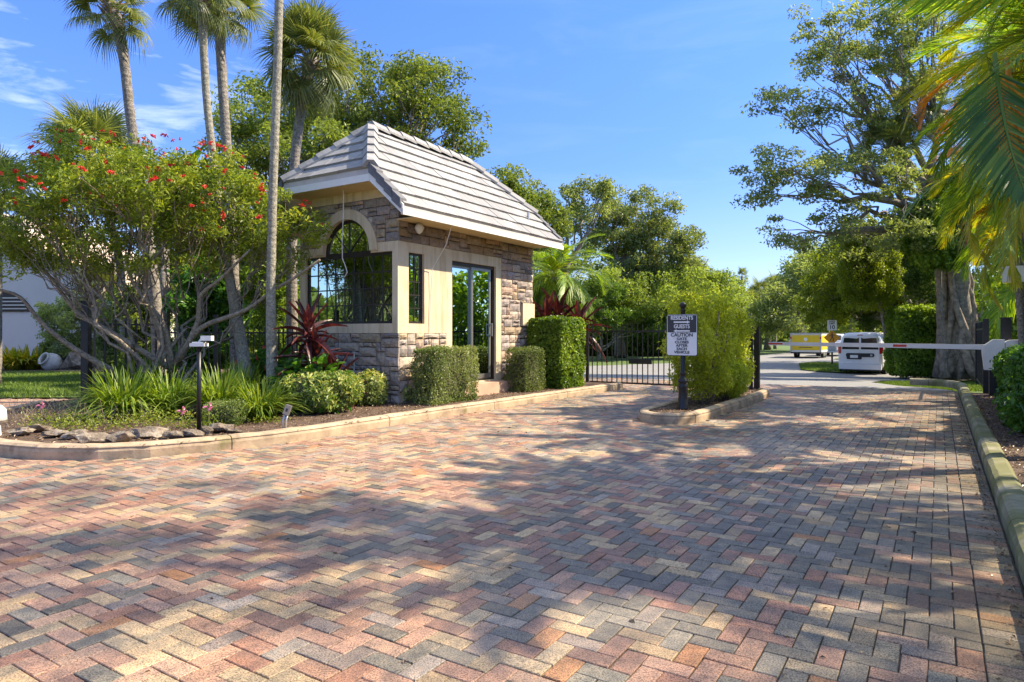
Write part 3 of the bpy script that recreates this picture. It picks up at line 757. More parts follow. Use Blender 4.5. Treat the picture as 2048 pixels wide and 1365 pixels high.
# side window
sw = MB(); sw.box(.28, .70, .05, .11, 1.5, 1.54); sw.box(.28, .70, .05, .11, 2.71, 2.75); sw.box(.28, .32, .05, .11, 1.54, 2.71); sw.box(.66, .70, .05, .11, 1.54, 2.71)
swo = sw.build('side_window', M['bronze'], booth)
MB().box(.482, .498, .062, .085, 1.54, 2.71).build('muntin', M['bronze'], swo)
for k in range(1, 5): MB().box(.32, .66, .058, .089, 1.54+k*.234-.009, 1.54+k*.234+.009).build('muntin', M['bronze'], swo)
MB().box(.315, .665, .072, .078, 1.535, 2.715).build('pane', M['glass'], swo)
bl = MB()
for k in range(26): bl.box(.33, .65, .13, .15, 1.75+k*.034, 1.76+k*.034)
bl.build('blind', M['blind'], swo)
# sliding door
dr = MB(); dr.box(1.51, 3.0, .05, .14, 2.655, 2.72); dr.box(1.51, 1.56, .05, .14, .37, 2.655); dr.box(2.95, 3.0, .05, .14, .37, 2.655); dr.box(1.56, 2.95, .05, .14, .37, .41)
door = dr.build('sliding_door', M['bronze'], booth)
for (a, b, y) in ((1.56, 2.28, .10), (2.22, 2.90, .065)):
    pn = MB(); pn.box(a, a+.055, y, y+.03, .41, 2.655); pn.box(b-.055, b, y, y+.03, .41, 2.655); pn.box(a+.055, b-.055, y, y+.03, .41, .50); pn.box(a+.055, b-.055, y, y+.03, 2.60, 2.655)
    pp = pn.build('door_panel', M['alu'], door); 
    MB().box(a+.05, b-.05, y+.012, y+.018, .49, 2.61).build('door_pane', M['glass'], door)
hn = MB(); hn.box(2.855, 2.885, .02, .065, 1.28, 1.31); hn.box(2.855, 2.885, .02, .065, 1.5, 1.53); hn.box(2.855, 2.885, .0, .02, 1.27, 1.54); hn.build('handle', M['alu'], door)
MB().box(1.42, 3.22, -.30, -.002, 0, .345).build('step', M['pinkstep'], booth)
# roof
roofb = MB(); EV = .54; cs = 1.24; hw = cs+EV
R1 = (.62, cs, 5.22); R2_ = (3.73, cs, 5.22)
def rf(x, y, z): return np.array((x, y, z), float)
k_ = .69
F1, F2 = rf(-.5, -EV+k_, 3.42+k_), rf(-.5, 2*cs+EV-k_, 3.42+k_); D1, D2 = rf(-.5, -EV, 3.42), rf(-.5, 2*cs+EV, 3.42)
G1, G2 = rf(4.85, -EV+k_, 3.42+k_), rf(4.85, 2*cs+EV-k_, 3.42+k_); E1, E2 = rf(4.85, -EV, 3.42), rf(4.85, 2*cs+EV, 3.42)
R1, R2_ = rf(*R1), rf(*R2_)
top = [D1, F1, F2, D2, E1, G1, G2, E2, R1, R2_]
dn = np.array((0, 0, -.10)); vv = np.array(top+[p+dn for p in top]); vv[:, 2] -= .03
fc = [(4, 5, 9, 8, 1, 0), (3, 2, 8, 9, 6, 7), (1, 8, 2), (5, 6, 9)]
for f in fc:
    for off in (0, 10):
        for i in range(1, len(f)-1): roofb.add(vv, None, [(f[0]+off, f[i]+off, f[i+1]+off)])
roofo = roofb.build('roof', M['whitepaint'], booth)
sf = MB(); sf.box(-.47, 0, .10, 2.38, 3.86, 3.88); sf.box(-.02, 4.54, -.51, 0, 3.27, 3.29); sf.box(-.02, 4.54, 2.5, 2.99, 3.27, 3.29)
sf.box(4.52, 4.82, .10, 2.38, 3.86, 3.88)
sf.build('soffit', M['soffit'], roofo)
fb = MB(); fb.box(-.53, -.50, F1[1]-.01, F2[1]+.01, 3.86, 3.98); fb.box(-.53, 4.88, -EV-.05, -EV-.012, 3.235, 3.325); fb.box(-.53, 4.88, 2*cs+EV+.012, 2*cs+EV+.05, 3.235, 3.325)
for (a, b) in ((D1, F1), (D2, F2)):
    sg = 1 if a is D1 else -1
    pl = [a+np.array((-.03, -.05*sg, -.19)), a+np.array((-.03, -.05*sg, -.02)), b+np.array((-.03, 0, -.02)), b+np.array((-.03, .10*sg, -.25)), b+np.array((-.03, 0, -.25)), ]
    fb.prism([pl[0], pl[1], pl[2], pl[4]], (.028, 0, 0), 0)
    tri = [a+np.array((-.0, .01*sg, -.15)), a+np.array((-.0, (EV-.01)*sg, .52)), a+np.array((-.0, (EV-.01)*sg, -.15))]
    
fb.build('fascia', M['whitepaint'], roofo)
fg = MB(); fg.box(-.515, -.50, F1[1]-.0, F2[1]+.0, 3.98, 4.085); fg.box(-.52, 4.87, -EV-.025, -EV-.012, 3.325, 3.41); fg.box(-.52, 4.87, 2*cs+EV+.012, 2*cs+EV+.025, 3.325, 3.41)
fg.build('upper_fascia', M['fasciagrey'], roofo)
# tiles
tr_ = random.Random(3)
def tile_slope(poly, org, ex, ey, cw, rh):
    """poly in plane coords (u along eave, v up slope)"""
    nrm = np.cross(ex, ey); nrm /= np.linalg.norm(nrm)
    us = [p[0] for p in poly]; vs = [p[1] for p in poly]
    v0 = min(vs)-.04; r = 0
    while v0 < max(vs)-.05:
        u0 = min(us)-(0 if r % 2 == 0 else cw/2)
        while u0 < max(us)-.01:
            jv = tr_.uniform(-.006, .006); rect = [(u0+.0035, v0+jv), (u0+cw-.0035, v0+jv+tr_.uniform(-.004, .004)), (u0+cw-.0035, v0+rh), (u0+.0035, v0+rh)]
            pp = rect
            for i in range(len(poly)):
                (ax, ay), (bx_, by) = poly[i], poly[(i+1) % len(poly)]; nx, ny = by-ay, ax-bx_; ee = .04 if (abs(ay-min(vs)) < 1e-6 and abs(by-min(vs)) < 1e-6) else 0
                ln = math.hypot(nx, ny); pp = clip_half(pp, nx/ln, ny/ln, (nx*ax+ny*ay)/ln+ee)
                if len(pp) < 3: break
            if len(pp) >= 3:
                ar = abs(sum(pp[i][0]*pp[(i+1) % len(pp)][1]-pp[(i+1) % len(pp)][0]*pp[i][1] for i in range(len(pp))))/2
                if ar > .004:
                    lift = lambda vv_: .034*(1-(vv_-v0)/rh)
                    jj = tr_.uniform(-.005, .005)
                    cx, cy = sum(p[0] for p in pp)/len(pp), sum(p[1] for p in pp)/len(pp); oc = org+ex*cx+ey*cy
                    tv = [org+ex*p[0]+ey*p[1]+nrm*(lift(p[1])+.012+jj)-oc for p in pp]; bv = [org+ex*p[0]+ey*p[1]+nrm*(-.012)-oc for p in pp]; n = len(pp)
                    mt = MB(); mt.add(tv+bv, [(i, i+n, (i+1) % n+n, (i+1) % n) for i in range(n)], [(0, i, i+1) for i in range(1, n-1)])
                    mt.build('roof_tile', M['rooftile'], roofo, loc=oc)
            u0 += cw
        v0 += rh; r += 1
s2 = math.sqrt(.5); RL = 5.35
slope = math.sqrt(2)
RH = .33
pr_ = [(0, 0), (RL, 0), (RL, k_*slope), (4.23, 1.8*slope), (1.12, 1.8*slope), (0, k_*slope)]
tile_slope(pr_, D1, np.array((1., 0, 0)), np.array((0, s2, s2)), .357, RH)
tile_slope(pr_, E2, np.array((-1., 0, 0)), np.array((0, -s2, s2)), .357, RH)
hw_ = F2[1]-F1[1]
tri = [(0, 0), (hw_, 0), (hw_/2, 1.11*slope)]
tile_slope(tri, F2, np.array((0, -1., 0)), np.array((s2, 0, s2)), .364, RH)
tile_slope(tri, G1, np.array((0, 1., 0)), np.array((-s2, 0, s2)), .364, RH)
def caps(a, b, n, w=.13, mat='rooftile', name='ridge_tile', hh=.055):
    d = b-a; ln = np.linalg.norm(d); d /= ln; st = ln/n
    side = np.cross(d, (0, 0, 1.)); side /= np.linalg.norm(side); up = np.cross(side, d)
    for i in range(n):
        o0 = a+d*st*i
        v = []
        for (t, lf) in ((-.03, .035), (st, .0)):
            for (s_, h_) in ((-w, -.045), (-w*.45, hh*.9), (w*.45, hh*.9), (w, -.045)):
                v.append(d*t+side*s_+up*(h_+lf))
            for (s_, h_) in ((-w, -.09), (w, -.09)): v.append(d*t+side*s_+up*(h_+lf))
        q = [(0, 1, 7, 6), (1, 2, 8, 7), (2, 3, 9, 8), (0, 6, 10, 4), (3, 5, 11, 9)]
        MB().add(v, q+[(0, 4, 5, 3), (0, 3, 2, 1), (6, 7, 8, 9)]).build(name, M[mat], roofo, loc=o0)
zup = np.array((0, 0, .035))
caps(F1+zup, R1+zup, 5); caps(F2+zup, R1+zup, 5); caps(R1+zup, R2_+zup, 8); caps(G1+zup, R2_+zup, 5); caps(G2+zup, R2_+zup, 5)
for a, b in ((D1, F1), (D2, F2), (E1, G1), (E2, G2)):
    d = b-a; ln = np.linalg.norm(d); n = 4; e = -1 if a[0] < 0 else 1
    for i in range(n):
        p0 = a+d*(i/n)*1.0; p1 = a+d*((i+1)/n); lf = np.array((0, 0, .03))
        mbt = MB(); v = []
        for (p, l_) in ((p0-d/ln*.02, .05), (p1, .015)):
            for (xx, zz) in ((.055*e, -.13), (.055*e, .045), (-.10*e, .045), (-.10*e, .0)): v.append(p+np.array((xx, 0, zz+l_))-p0)
        mbt.add(v, [(0, 1, 5, 4), (1, 2, 6, 5), (2, 3, 7, 6), (0, 4, 7, 3), (0, 3, 2, 1), (4, 5, 6, 7)]).build('barge_tile', M['bargetile'], roofo, loc=p0)
vt = MB(); vt.tube([(4.1, -.12, 3.8), (4.1, -.12, 4.02)], .03, 8); vt.build('vent_pipe', M['steel'], roofo)
# light under eave, cables
ml_ = MB(); ml_.lathe([(.0, .06), (.05, .05), (.09, -.02), (.05, -.10), (.0, -.13)], .42, -.12, 12, 3.20); ml_.build('security_light', M['whitepaint'], booth, True)
cb = MB(); cb.tube([(-.25, 1.05, 3.87), (-.25, 1.06, 3.4), (-.24, 1.10, 2.9), (-.25, 1.08, 2.65), (-.25, 1.0, 2.5), (-.25, .96, 2.40), (-.25, 1.03, 2.32)], .009, 5)
cb.build('cable', M['whitepaint'], booth)
cb = MB(); cb.tube([(.86, -.5, 3.25), (.87, -.35, 2.9), (.86, -.05, 2.5), (.85, -.02, 2.0), (.82, -.02, 1.35)], .007, 5); cb.build('cable', M['whitepaint'], booth)
cd = MB(); cd.tube([(-.07, .98, .1), (-.07, .98, 1.0)], .014, 6); cd.build('conduit_pipe', M['steel'], booth)

# ------------------------------------------------------------------ gate, fences, barrier, signs
def picket(mb, x, y, z0, z1, w=.019):
    mb.box(x-w/2, x+w/2, y-w/2, y+w/2, z0, z1)
    mb.add([(x-w/2-.006, y, z1), (x, y-.006-w/2, z1), (x+w/2+.006, y, z1), (x, y+w/2+.006, z1), (x, y, z1+.07)], None, [(0, 1, 4), (1, 2, 4), (2, 3, 4), (3, 0, 4)])
pk_me = {}
def fence_run(root, p0, p1, spacing, h, rails, rail_h=.035, z0=.08, w=.019):
    d = Vector(p1)-Vector(p0); ln = d.length; n = int(ln/spacing); az = math.atan2(d.y, d.x)
    key = (h, z0, w)
    if key not in pk_me:
        m = MB(); picket(m, 0, 0, z0, h, w); pk_me[key] = m.mesh('picket', M['black'])
    for i in range(n):
        q = Vector(p0)+d*((i+.5)/n); link('picket', pk_me[key], root, (q.x, q.y, 0), (0, 0, az))
    for z in rails:
        m = MB(); m.box(0, ln, -.017, .017, z-rail_h/2, z+rail_h/2); link('rail', m.mesh('rail', M['black']), root, (p0[0], p0[1], 0), (0, 0, az))
def post(mb, x, y, w, h): mb.box(x-w/2, x+w/2, y-w/2, y+w/2, 0, h); mb.box(x-w/2-.012, x+w/2+.012, y-w/2-.012, y+w/2+.012, h, h+.025)
gate = thing('road_gate', 'closed black metal picket gate across the left lane beside the gatehouse hedge', 'gate', P(15.0, -7.42, 0), RZ-PI/2)
# local x runs to the right across the road
fence_run(gate, (.1, 0), (3.92, 0), .131, 1.50, (1.38, .13), .04, .13, .020)
for x in (.03, 3.98): m = MB(); m.box(x-.035, x+.035, -.03, .03, .08, 1.53); m.build('stile', M['black'], gate)
m = MB(); m.box(1.15, 1.72, -.05, -.012, .60, .72); m.build('lock_plate', M['black'], gate)
m = MB(); post(m, -.16, 0, .11, 1.60); m.build('post', M['black'], gate); m = MB(); post(m, 4.10, 0, .11, 1.45); m.build('post', M['black'], gate)
rg = thing('open_gate_leaf', 'dark picket gate leaf swung open along the right kerb behind the barrier', 'gate', P(16.5, .80, 0), RZ)
fence_run(rg, (0.1, 0), (3.6, .0), .125, 1.52, (1.42, .2), .045, .16, .024)
MB().box(-.035, .06, -.05, .05, .08, 1.62).build('stile', M['black'], rg); MB().box(3.6, 3.67, -.04, .04, .08, 1.58).build('stile', M['black'], rg)
gp_ = thing('gate_post', 'square black metal gate post between the open gate leaf and the hedge', 'post', P(16.4, 1.12, 0), RZ)
m = MB(); post(m, 0, 0, .17, 1.62); m.build('shaft', M['black'], gp_); m = MB(); m.box(-.1, .1, -.1, .1, .12, .3); m.build('base', M['black'], gp_)
rf2 = thing('metal_fence', 'black metal picket fence on the right among the palms', 'fence', P(16.4, 1.3, 0), RZ-PI/2)
fence_run(rf2, (.2, 0), (6, 0), .13, 1.5, (1.38, .2), .035, .12)
lf = thing('metal_fence', 'low black metal picket fence behind the flowering shrub tree', 'fence', (-7.42, 12.55, 0), 0)
fence_run(lf, (2.5, .85), (3.35, .45), .11, 1.42, (1.34, .2)); fence_run(lf, (.35, .85), (2.5, .85), .11, 1.42, (1.34, .2))
fence_run(lf, (-.78, .35), (.35, .85), .17, 1.58, (1.5, .2), .04, .1, .036)
for (x, y, w, h) in ((0, -.96, .12, 1.87), (1.45, .85, .07, 1.68), (2.5, .85, .06, 1.45)): m = MB(); post(m, x, y, w, h); m.build('post', M['black'], lf)
br = thing('barrier_gate', 'white horizontal boom barrier with red bands and a rounded housing', 'barrier', P(15.9, .76, 0), RZ+PI/2)
# local x = to the left across the road
m = MB(); m.prism([(.0, -.028, 1.01), (.0, -.028, 1.11), (4.02, -.028, 1.135), (4.02, -.028, 1.06)], (0, .056, 0), 0); arm = m.build('boom', M['arm'], br)
for (x0, x1) in ((3.72, 4.022), (1.32, 1.56)):
    m = MB(); zz = lambda x: (1.01+.0125*x, 1.11+.0062*x)
    m.prism([(x0, -.030, zz(x0)[0]+.022), (x0, -.030, zz(x0)[1]-.022), (x1, -.030, zz(x1)[1]-.02), (x1, -.030, zz(x1)[0]+.02)], (0, .060, 0), 0); m.build('red_band', M['red'], arm)
m = MB(); m.prism([(-.30, -.13, .62), (.02, -.13, .62), (.06, -.13, 1.0), (.02, -.13, 1.10), (-.12, -.13, 1.21), (-.30, -.13, 1.21)], (0, .26, 0), 0); m.build('housing', M['arm'], br)
m = MB(); m.prism([(-.62, -.12, .95), (-.31, -.12, .95), (-.31, -.12, 1.17), (-.38, -.12, 1.2), (-.60, -.12, 1.21), (-.66, -.12, 1.1)], (0, .24, 0), 0); m.build('motor_cover', M['arm'], br)
m = MB(); m.box(-.26, -.06, -.09, .09, .1, .62); m.build('pedestal', M['black'], br)
cp = thing('camera_pole', 'white pole with a white box camera above the barrier housing', 'pole', P(15.8, 1.45, 0), RZ)
m = MB(); m.tube([(0, 0, .1), (0, 0, 2.75)], .035, 12); m.build('pole', M['arm'], cp, True)
m = MB(); m.box(-.14, .14, .05, .42, 2.30, 2.60); cbx = m.build('camera_box', M['whitepaint'], cp)
m = MB(); m.tube([(-.145, .22, 2.44), (-.16, .22, 2.44)], .03, 12); m.build('lens', M['signblack'], cbx)
wp = thing('white_bollard', 'white turned bollard beside the kerb at the left edge of the photo', 'bollard', (-6.13, 7.85, 0))
MB().lathe([(0, 0), (.12, 0), (.12, .05), (.085, .08), (.075, .25), (.10, .28), (.14, .30), (.13, .42), (.09, .47), (0, .49)], 0, 0, 20).build('bollard_shaft', M['whitepaint'], wp, True)
# sign post on the island
sp = thing('sign_post', 'black ornamental post with RESIDENTS and GUESTS board on the island', 'sign', P(10.38, -3.43, .115), RZ-PI/2)
prof = [(0, 0), (.095, 0), (.095, .03), (.082, .05), (.085, .07), (.075, .09), (.072, .34), (.078, .36), (.07, .40), (.055, .42), (.085, .44), (.085, .46), (.05, .50), (.042, .55), (.055, .565), (.055, .58), (.038, .60), (.036, 1.44), (.052, 1.45), (.052, 1.47), (.034, 1.50), (.034, 1.56), (.046, 1.57), (.03, 1.60)]+[(.055*math.cos(a), 1.655+.055*math.sin(a)) for a in np.linspace(-1.0, PI/2, 8)]
MB().lathe(prof, 0, 0, 20).build('post', M['black'], sp, True)
def rrect(w, h, r, y, cx=0, cz=0, n=5):
    o = []
    for (sx_, sz_, a0) in ((1, 1, 0), (-1, 1, PI/2), (-1, -1, PI), (1, -1, 3*PI/2)):
        for k in range(n): a = a0+PI/2*k/(n-1); o.append((cx+sx_*(w/2-r)+r*math.cos(a), y, cz+sz_*(h/2-r)+r*math.sin(a)))
    return o
SW, SH, SC = .50, .66, 1.185
brd = MB().prism(rrect(SW, SH, .035, -.052, 0, SC), (0, .008, 0), 0).build('board', M['signblack'], sp)
MB().prism(rrect(SW-.018, SH-.018, .028, -.0545, 0, SC), (0, .002, 0), 0).build('border', M['signwhite'], brd)
MB().prism(rrect(SW-.034, .272, .012, -.0572, 0, SC+SH/2-.017-.136), (0, .002, 0), 0).build('top_panel', M['signblack'], brd)
RT = (PI/2, 0, 0)
yy = -.0595
text('RESIDENTS', .088, M['signwhite'], brd, (0, yy, SC+.27), RT, .0022, .84)
text('GUESTS', .088, M['signwhite'], brd, (0, yy, SC+.135), RT, .0022, .84)
for (zc, dr_) in ((SC+.205, 1), (SC+.065, -1)):
    a = [(-.13, -.012), (.085, -.012), (.085, -.026), (.135, 0), (.085, .026), (.085, .012), (-.13, .012)]
    MB().prism([(x*dr_, yy, zc+z) for x, z in a], (0, .002, 0), 0).build('arrow', M['signwhite'], brd)
for i, (w_, sz_, sx_) in enumerate((('CAUTION', .078, 1.18), ('GATE', .056, 1.35), ('CLOSES', .056, 1.35), ('AFTER', .056, 1.35), ('EACH', .056, 1.35), ('VEHICLE', .056, 1.35))):
    text(w_, sz_, M['signblack'], brd, (0, yy+.001, SC-.0-(0 if i == 0 else .062+(i-1)*.053)+.0), RT, .0016, sx_*.86)
# keypad post and conduit stub in the left bed
kp = thing('light_post', 'thin black post with two white boxes on top, in the left bed', 'post', (-3.84, 8.16, .12))
m = MB(); m.tube([(0, 0, 0), (0, 0, 1.05)], .026, 10); m.build('pole', M['black'], kp, True)
m = MB(); m.box(-.09, .09, -.06, .06, 1.045, 1.085); m.box(-.065, .065, -.045, .045, 1.085, 1.10); m.build('cap_box', M['whitepaint'], kp)
m = MB(); m.tube([(0, 0, 1.10), (.03, 0, 1.14)], .012, 6); m.box(.035, .165, -.04, .04, 1.115, 1.175); m.build('sensor_box', M['whitepaint'], kp)
cs_ = thing('conduit_stub', 'bent grey conduit with a small outlet box at the kerb edge', 'conduit', (-2.83, 8.22, .12))
m = MB(); m.tube([(0, 0, 0), (0, 0, .12), (.03, 0, .22)], .016, 8); m.tube([(.035, 0, 0), (.035, 0, .12), (.055, 0, .2)], .012, 8); m.build('pipe', M['steel'], cs_, True)
m4 = Matrix.Translation((.055, 0, .26)) @ Matrix.Rotation(.35, 4, 'Y'); m = MB(); m.box(-.035, .035, -.03, .03, -.06, .06, m4); ob_ = m.build('outlet_box', M['alu'], cs_)
m = MB(); m.box(-.012, .012, -.034, -.030, -.02, .02, m4); m.build('socket', M['signblack'], ob_)

# speed and warning sign
sg = thing('road_sign', 'speed limit 10 plate above an orange children warning diamond on the grass islet', 'sign', (18.05, 37.5, ground_z(18.05, 37.5)), RZ-PI/2+.05)
m = MB(); m.tube([(0, 0, 0), (0, 0, 2.95)], .05, 8); m.build('pole', M['signblack'], sg)
SZ = .0
pl = MB().prism(rrect(.48, .58, .03, -.07, 0, 2.30), (0, .01, 0), 0).build('speed_plate', M['signwhite'], sg)
text('SPEED', .13, M['signblack'], pl, (0, -.073, 2.50), RT, .002, .95); text('LIMIT', .13, M['signblack'], pl, (0, -.073, 2.39), RT, .002, .95)
text('10', .30, M['signblack'], pl, (0, -.073, 2.18), RT, .006, 1.0)
dm = MB().prism([(.42, -.07, 1.60), (0, -.07, 2.02), (-.42, -.07, 1.60), (0, -.07, 1.18)], (0, .01, 0), 0).build('warning_diamond', M['orange'], sg)
ic = MB(); ic.lathe([(0, -.05), (.04, -.03), (.05, 0), (.04, .03), (0, .05)], 0, 0, 10)
pc = MB(); pc.prism([(-.03, -.074, 1.80), (.03, -.074, 1.80), (.05, -.074, 1.62), (-.02, -.074, 1.60)], (0, .003, 0), 0)
for a, b in (((-.0, 1.62), (-.10, 1.42)), ((.03, 1.62), (.10, 1.50)), ((.10, 1.50), (.06, 1.40)), ((-.02, 1.78), (-.13, 1.68)), ((.02, 1.78), (.13, 1.72))):
    pc.tube([(a[0], -.072, a[1]), (b[0], -.072, b[1])], .017, 5)
pc.lathe([(0, 0), (.04, 0)], 0, 0, 4)
pc.prism([(.04*math.cos(a)+.01, -.074, 1.86+.04*math.sin(a)) for a in np.linspace(0, 2*PI, 9)[:-1]], (0, .003, 0), 0)
pc2 = pc; pc2.v = pc2.v
pc.build('child_symbol', M['signblack'], dm)
lp_ = MB().prism(rrect(.46, .42, .02, -.07, 0, .98), (0, .01, 0), 0).build('notice_plate', M['signwhite'], sg)
for k in range(4): MB().box(-.17, .17, -.074, -.071, .86+k*.075, .885+k*.075).build('text_line', M['signblack'], lp_)

# ------------------------------------------------------------------ van
def loft(mb, rings):
    n = len(rings[0]); v = [p for r in rings for p in r]; k = len(rings)
    q = [(i*n+j, i*n+(j+1) % n, (i+1)*n+(j+1) % n, (i+1)*n+j) for i in range(k-1) for j in range(n)]
    mb.add(v, q, [(0, j+1, j) for j in range(1, n-1)]+[((k-1)*n, (k-1)*n+j, (k-1)*n+j+1) for j in range(1, n-1)])
van = thing('cargo_van', 'small white cargo van parked on the driveway seen from behind', 'van', (15.65, 29.9, ground_z(15.65, 29.9)), RZ-PI/2-.10)
def sect(y, w, zb, zbelt, zt, wt):
    o = [(-w*.93, zb), (-w, zb+.15), (-w*1.0, zbelt-.2), (-w*.985, zbelt), (-wt-.02, zt-.16), (-wt+.06, zt-.05), (-wt+.2, zt), (0, zt+.02)]
    o = o+[(-x, z) for x, z in reversed(o[:-1])]
    return [(x, y, z) for x, z in o]
m = MB(); loft(m, [sect(0, .86, .32, 1.10, 1.72, .62), sect(.05, .90, .28, 1.1, 1.80, .68), sect(.16, .915, .28, 1.1, 1.86, .74), sect(.5, .915, .28, 1.1, 1.87, .78), sect(2.6, .915, .28, 1.1, 1.87, .78), sect(3.1, .915, .28, 1.1, 1.78, .72), sect(3.75, .91, .28, 1.05, 1.18, .80), sect(4.4, .87, .3, .9, .98, .75), sect(4.72, .76, .35, .8, .84, .66)])
body = m.build('body', M['carwhite'], van, True)
bm_ = MB(); bm_.box(-.86, .86, -.09, .05, .22, .46); bump_ = bm_.build('bumper', M['carwhite'], van)
MB().box(-.80, .80, -.06, .1, .16, .235).build('lower_bumper', M['carblack'], van)
for sx in (-1, 1):
    m = MB(); m.prism([(sx*.04, -.022, 1.12), (sx*.74, -.022, 1.12), (sx*.66, -.006, 1.62), (sx*.60, -.004, 1.66), (sx*.04, -.004, 1.66)], (0, .02, 0), 0)
    dd = MB().prism([(sx*.012, -.016, .47), (sx*.76, -.016, .47), (sx*.775, -.016, 1.1), (sx*.66, -.004, 1.70), (sx*.012, -.004, 1.70)], (0, .016, 0), 0).build('rear_door', M['carwhite'], van)
    m.build('window', M['carglass'], dd)
    m = MB(); m.prism([(sx*.79, -.03, .92), (sx*.90, -.0, .95), (sx*.925, .04, 1.35), (sx*.80, -.015, 1.42), (sx*.775, -.03, 1.1)], (0, .10, 0), 0); m.build('taillight', M['redlight'], van)
m = MB(); m.prism(rrect(1.15, .17, .07, -.035, .0, .86), (0, .02, 0), 0); m.prism(rrect(.62, .26, .05, -.037, -.24, .80), (0, .02, 0), 0); tr2 = m.build('door_trim', M['carblack'], van)
MB().box(-.40, -.08, -.043, -.039, .73, .86).build('number_plate', M['signwhite'], tr2)
m = MB(); m.tube([(.46, -.037, .86), (.46, -.045, .86)], .05, 12); m.build('badge', M['steel'], tr2)
MB().box(-.11, .11, -.0, .05, 1.74, 1.775).build('brake_light', M['redlight'], van)
for sx in (-1, 1):
    m = MB(); m.prism([(sx*.918, .5, 1.15), (sx*.918, 1.7, 1.15), (sx*.83, 1.7, 1.66), (sx*.83, .5, 1.66)], (sx*.004, 0, 0), 0)
    MB().prism([(sx*.922, 2.0, 1.14), (sx*.922, 3.15, 1.14), (sx*.80, 2.75, 1.68), (sx*.84, 2.0, 1.68)], (sx*.006, 0, 0), 0).build('side_window', M['carglass'], van)
    MB().box(sx*.93-.10+(.1 if sx > 0 else 0)*1, sx*.93+(.1 if sx > 0 else 0)*1, 2.95, 3.1, 1.12, 1.3).build('mirror', M['carblack'], van)
def wheel(parent, x, y, r=.32, w=.2, z=None):
    z = r if z is None else z
    o = MB(); o.tube([(x-w/2, y, z), (x-w/2+.03, y, z), (x+w/2-.03, y, z), (x+w/2, y, z)], [r*.92, r, r, r*.92], 20); wo = o.build('wheel', M['rubber'], parent, False)
    o = MB(); o.tube([(x-w/2-.006, y, z), (x+w/2+.006, y, z)], r*.58, 14); o.build('rim', M['steel'], wo)
for sx in (-.80, .80):
    for y in (.85, 3.9): wheel(van, sx, y)
for sx in (-1, 1):
    for y in (.85, 3.9):
        MB().tube([(sx*.93-.02, y, .34), (sx*.93+.0, y, .34)], .39, 18).build('wheel_arch', M['carblack'], van)
# trailer and truck
tl = thing('enclosed_trailer', 'yellow and white box trailer standing on the far road', 'trailer', (21.95, 49.7, -.5), RZ-PI/2-.02)
m = MB(); m.box(-1.08, 1.08, 0, 3.8, .45, 1.80); tb = m.build('box_body', M['whitepaint'], tl)
MB().box(-.95, .95, -.02, -.002, .60, 1.72).build('rear_ramp', M['yellowpaint'], tl)
for s_ in (-1, 1):
    MB().box(s_*1.03-.06, s_*1.03+.06, -.04, .02, .45, 1.8).build('corner_post', M['fasciagrey'], tl)
    MB().box(s_*1.03-.045, s_*1.03+.045, -.05, -.04, 1.42, 1.6).build('taillight', M['redlight'], tl)
MB().box(1.082, 1.094, .15, 3.7, .62, 1.7).build('side_panel', M['yellowpaint'], tl)
MB().box(-1.1, 1.1, -.03, 3.83, 1.80, 1.88).build('roof_rim', M['steel'], tl)
MB().box(-1.05, 1.05, .0, 3.8, .33, .45).build('chassis', M['carblack'], tl)
text('TRAILER', .26, M['signblack'], tl, (0, -.03, .95), RT, .003, 1.0) if False else None
em = MB(); em.prism([(-.10, -.024, 1.52), (.06, -.024, 1.52), (.14, -.024, 1.36), (0, -.024, 1.26), (-.14, -.024, 1.36)], (0, .003, 0), 0); em.build('emblem', M['signwhite'], tl)
MB().box(-.45, .45, -.026, -.021, .78, .83).build('text_line', M['signblack'], tl)
for sx in (-.95, .95):
    for y in (1.4, 2.2): wheel(tl, sx, y, .34, .2)
pt = thing('pickup_truck', 'dark pickup truck hitched in front of the yellow trailer', 'truck', tuple(Vector((21.95, 49.7, -.5))+Matrix.Rotation(RZ-PI/2-.02, 3, 'Z') @ Vector((.7, 5.0, 0))), RZ-PI/2-.08)
m = MB(); loft(m, [sect(0, .95, .5, .95, 1.08, .85), sect(1.9, .95, .5, .95, 1.10, .85), sect(2.0, .95, .5, .98, 1.75, .72), sect(3.6, .95, .5, .98, 1.80, .72), sect(4.2, .95, .5, .98, 1.15, .80), sect(5.4, .9, .5, .9, 1.02, .78)]); m.build('body', M['carwhite'], pt, False)
MB().box(-.65, .65, 1.93, 1.99, 1.2, 1.65).build('window', M['carglass'], pt)
for sx in (-.85, .85):
    for y in (.9, 4.4): wheel(pt, sx, y, .38, .24)

# ------------------------------------------------------------------ house behind the lawn
hs_ = thing('white_house', 'white rendered house with an arched window behind the left lawn', 'house', (-25, 28, ground_z(-25, 28)-.1), 0)
m = MB(); m.prism([(-9, 0, 0), (9, 0, 0), (9, 0, 3.1), (0, 0, 7.0), (-9, 0, 3.1)], (0, 11, 0), 0); hwall = m.build('wall', M['housewall'], hs_)
rfm = MB(); rfm.prism([(0, -.5, 7.15), (9.6, -.5, 2.98), (9.6, -.5, 3.14), (0, -.5, 7.33), (-9.6, -.5, 3.14), (-9.6, -.5, 2.98)], (0, 12, 0), 0); hr = rfm.build('roof', M['terra'], hs_)
bt = MB(); bt.tube([(0, -.55, 0), (0, .25, .02)], [.085, .10], 8); btm = bt.mesh('barrel_tile', M['terra'])
for k in range(34):
    t = k/33; link('barrel_tile', btm, hr, (9.5*(t)+.1, 0, 7.33-4.19*t*1.0+.02), (0, 0, 0))
aw = MB(); aw.prism([(3.7+1.0*math.cos(a), -.05, 2.35+.85*math.sin(a)) for a in np.linspace(0, PI, 17)], (0, .04, 0), 0); awo = aw.build('window', M['bronze'], hs_)
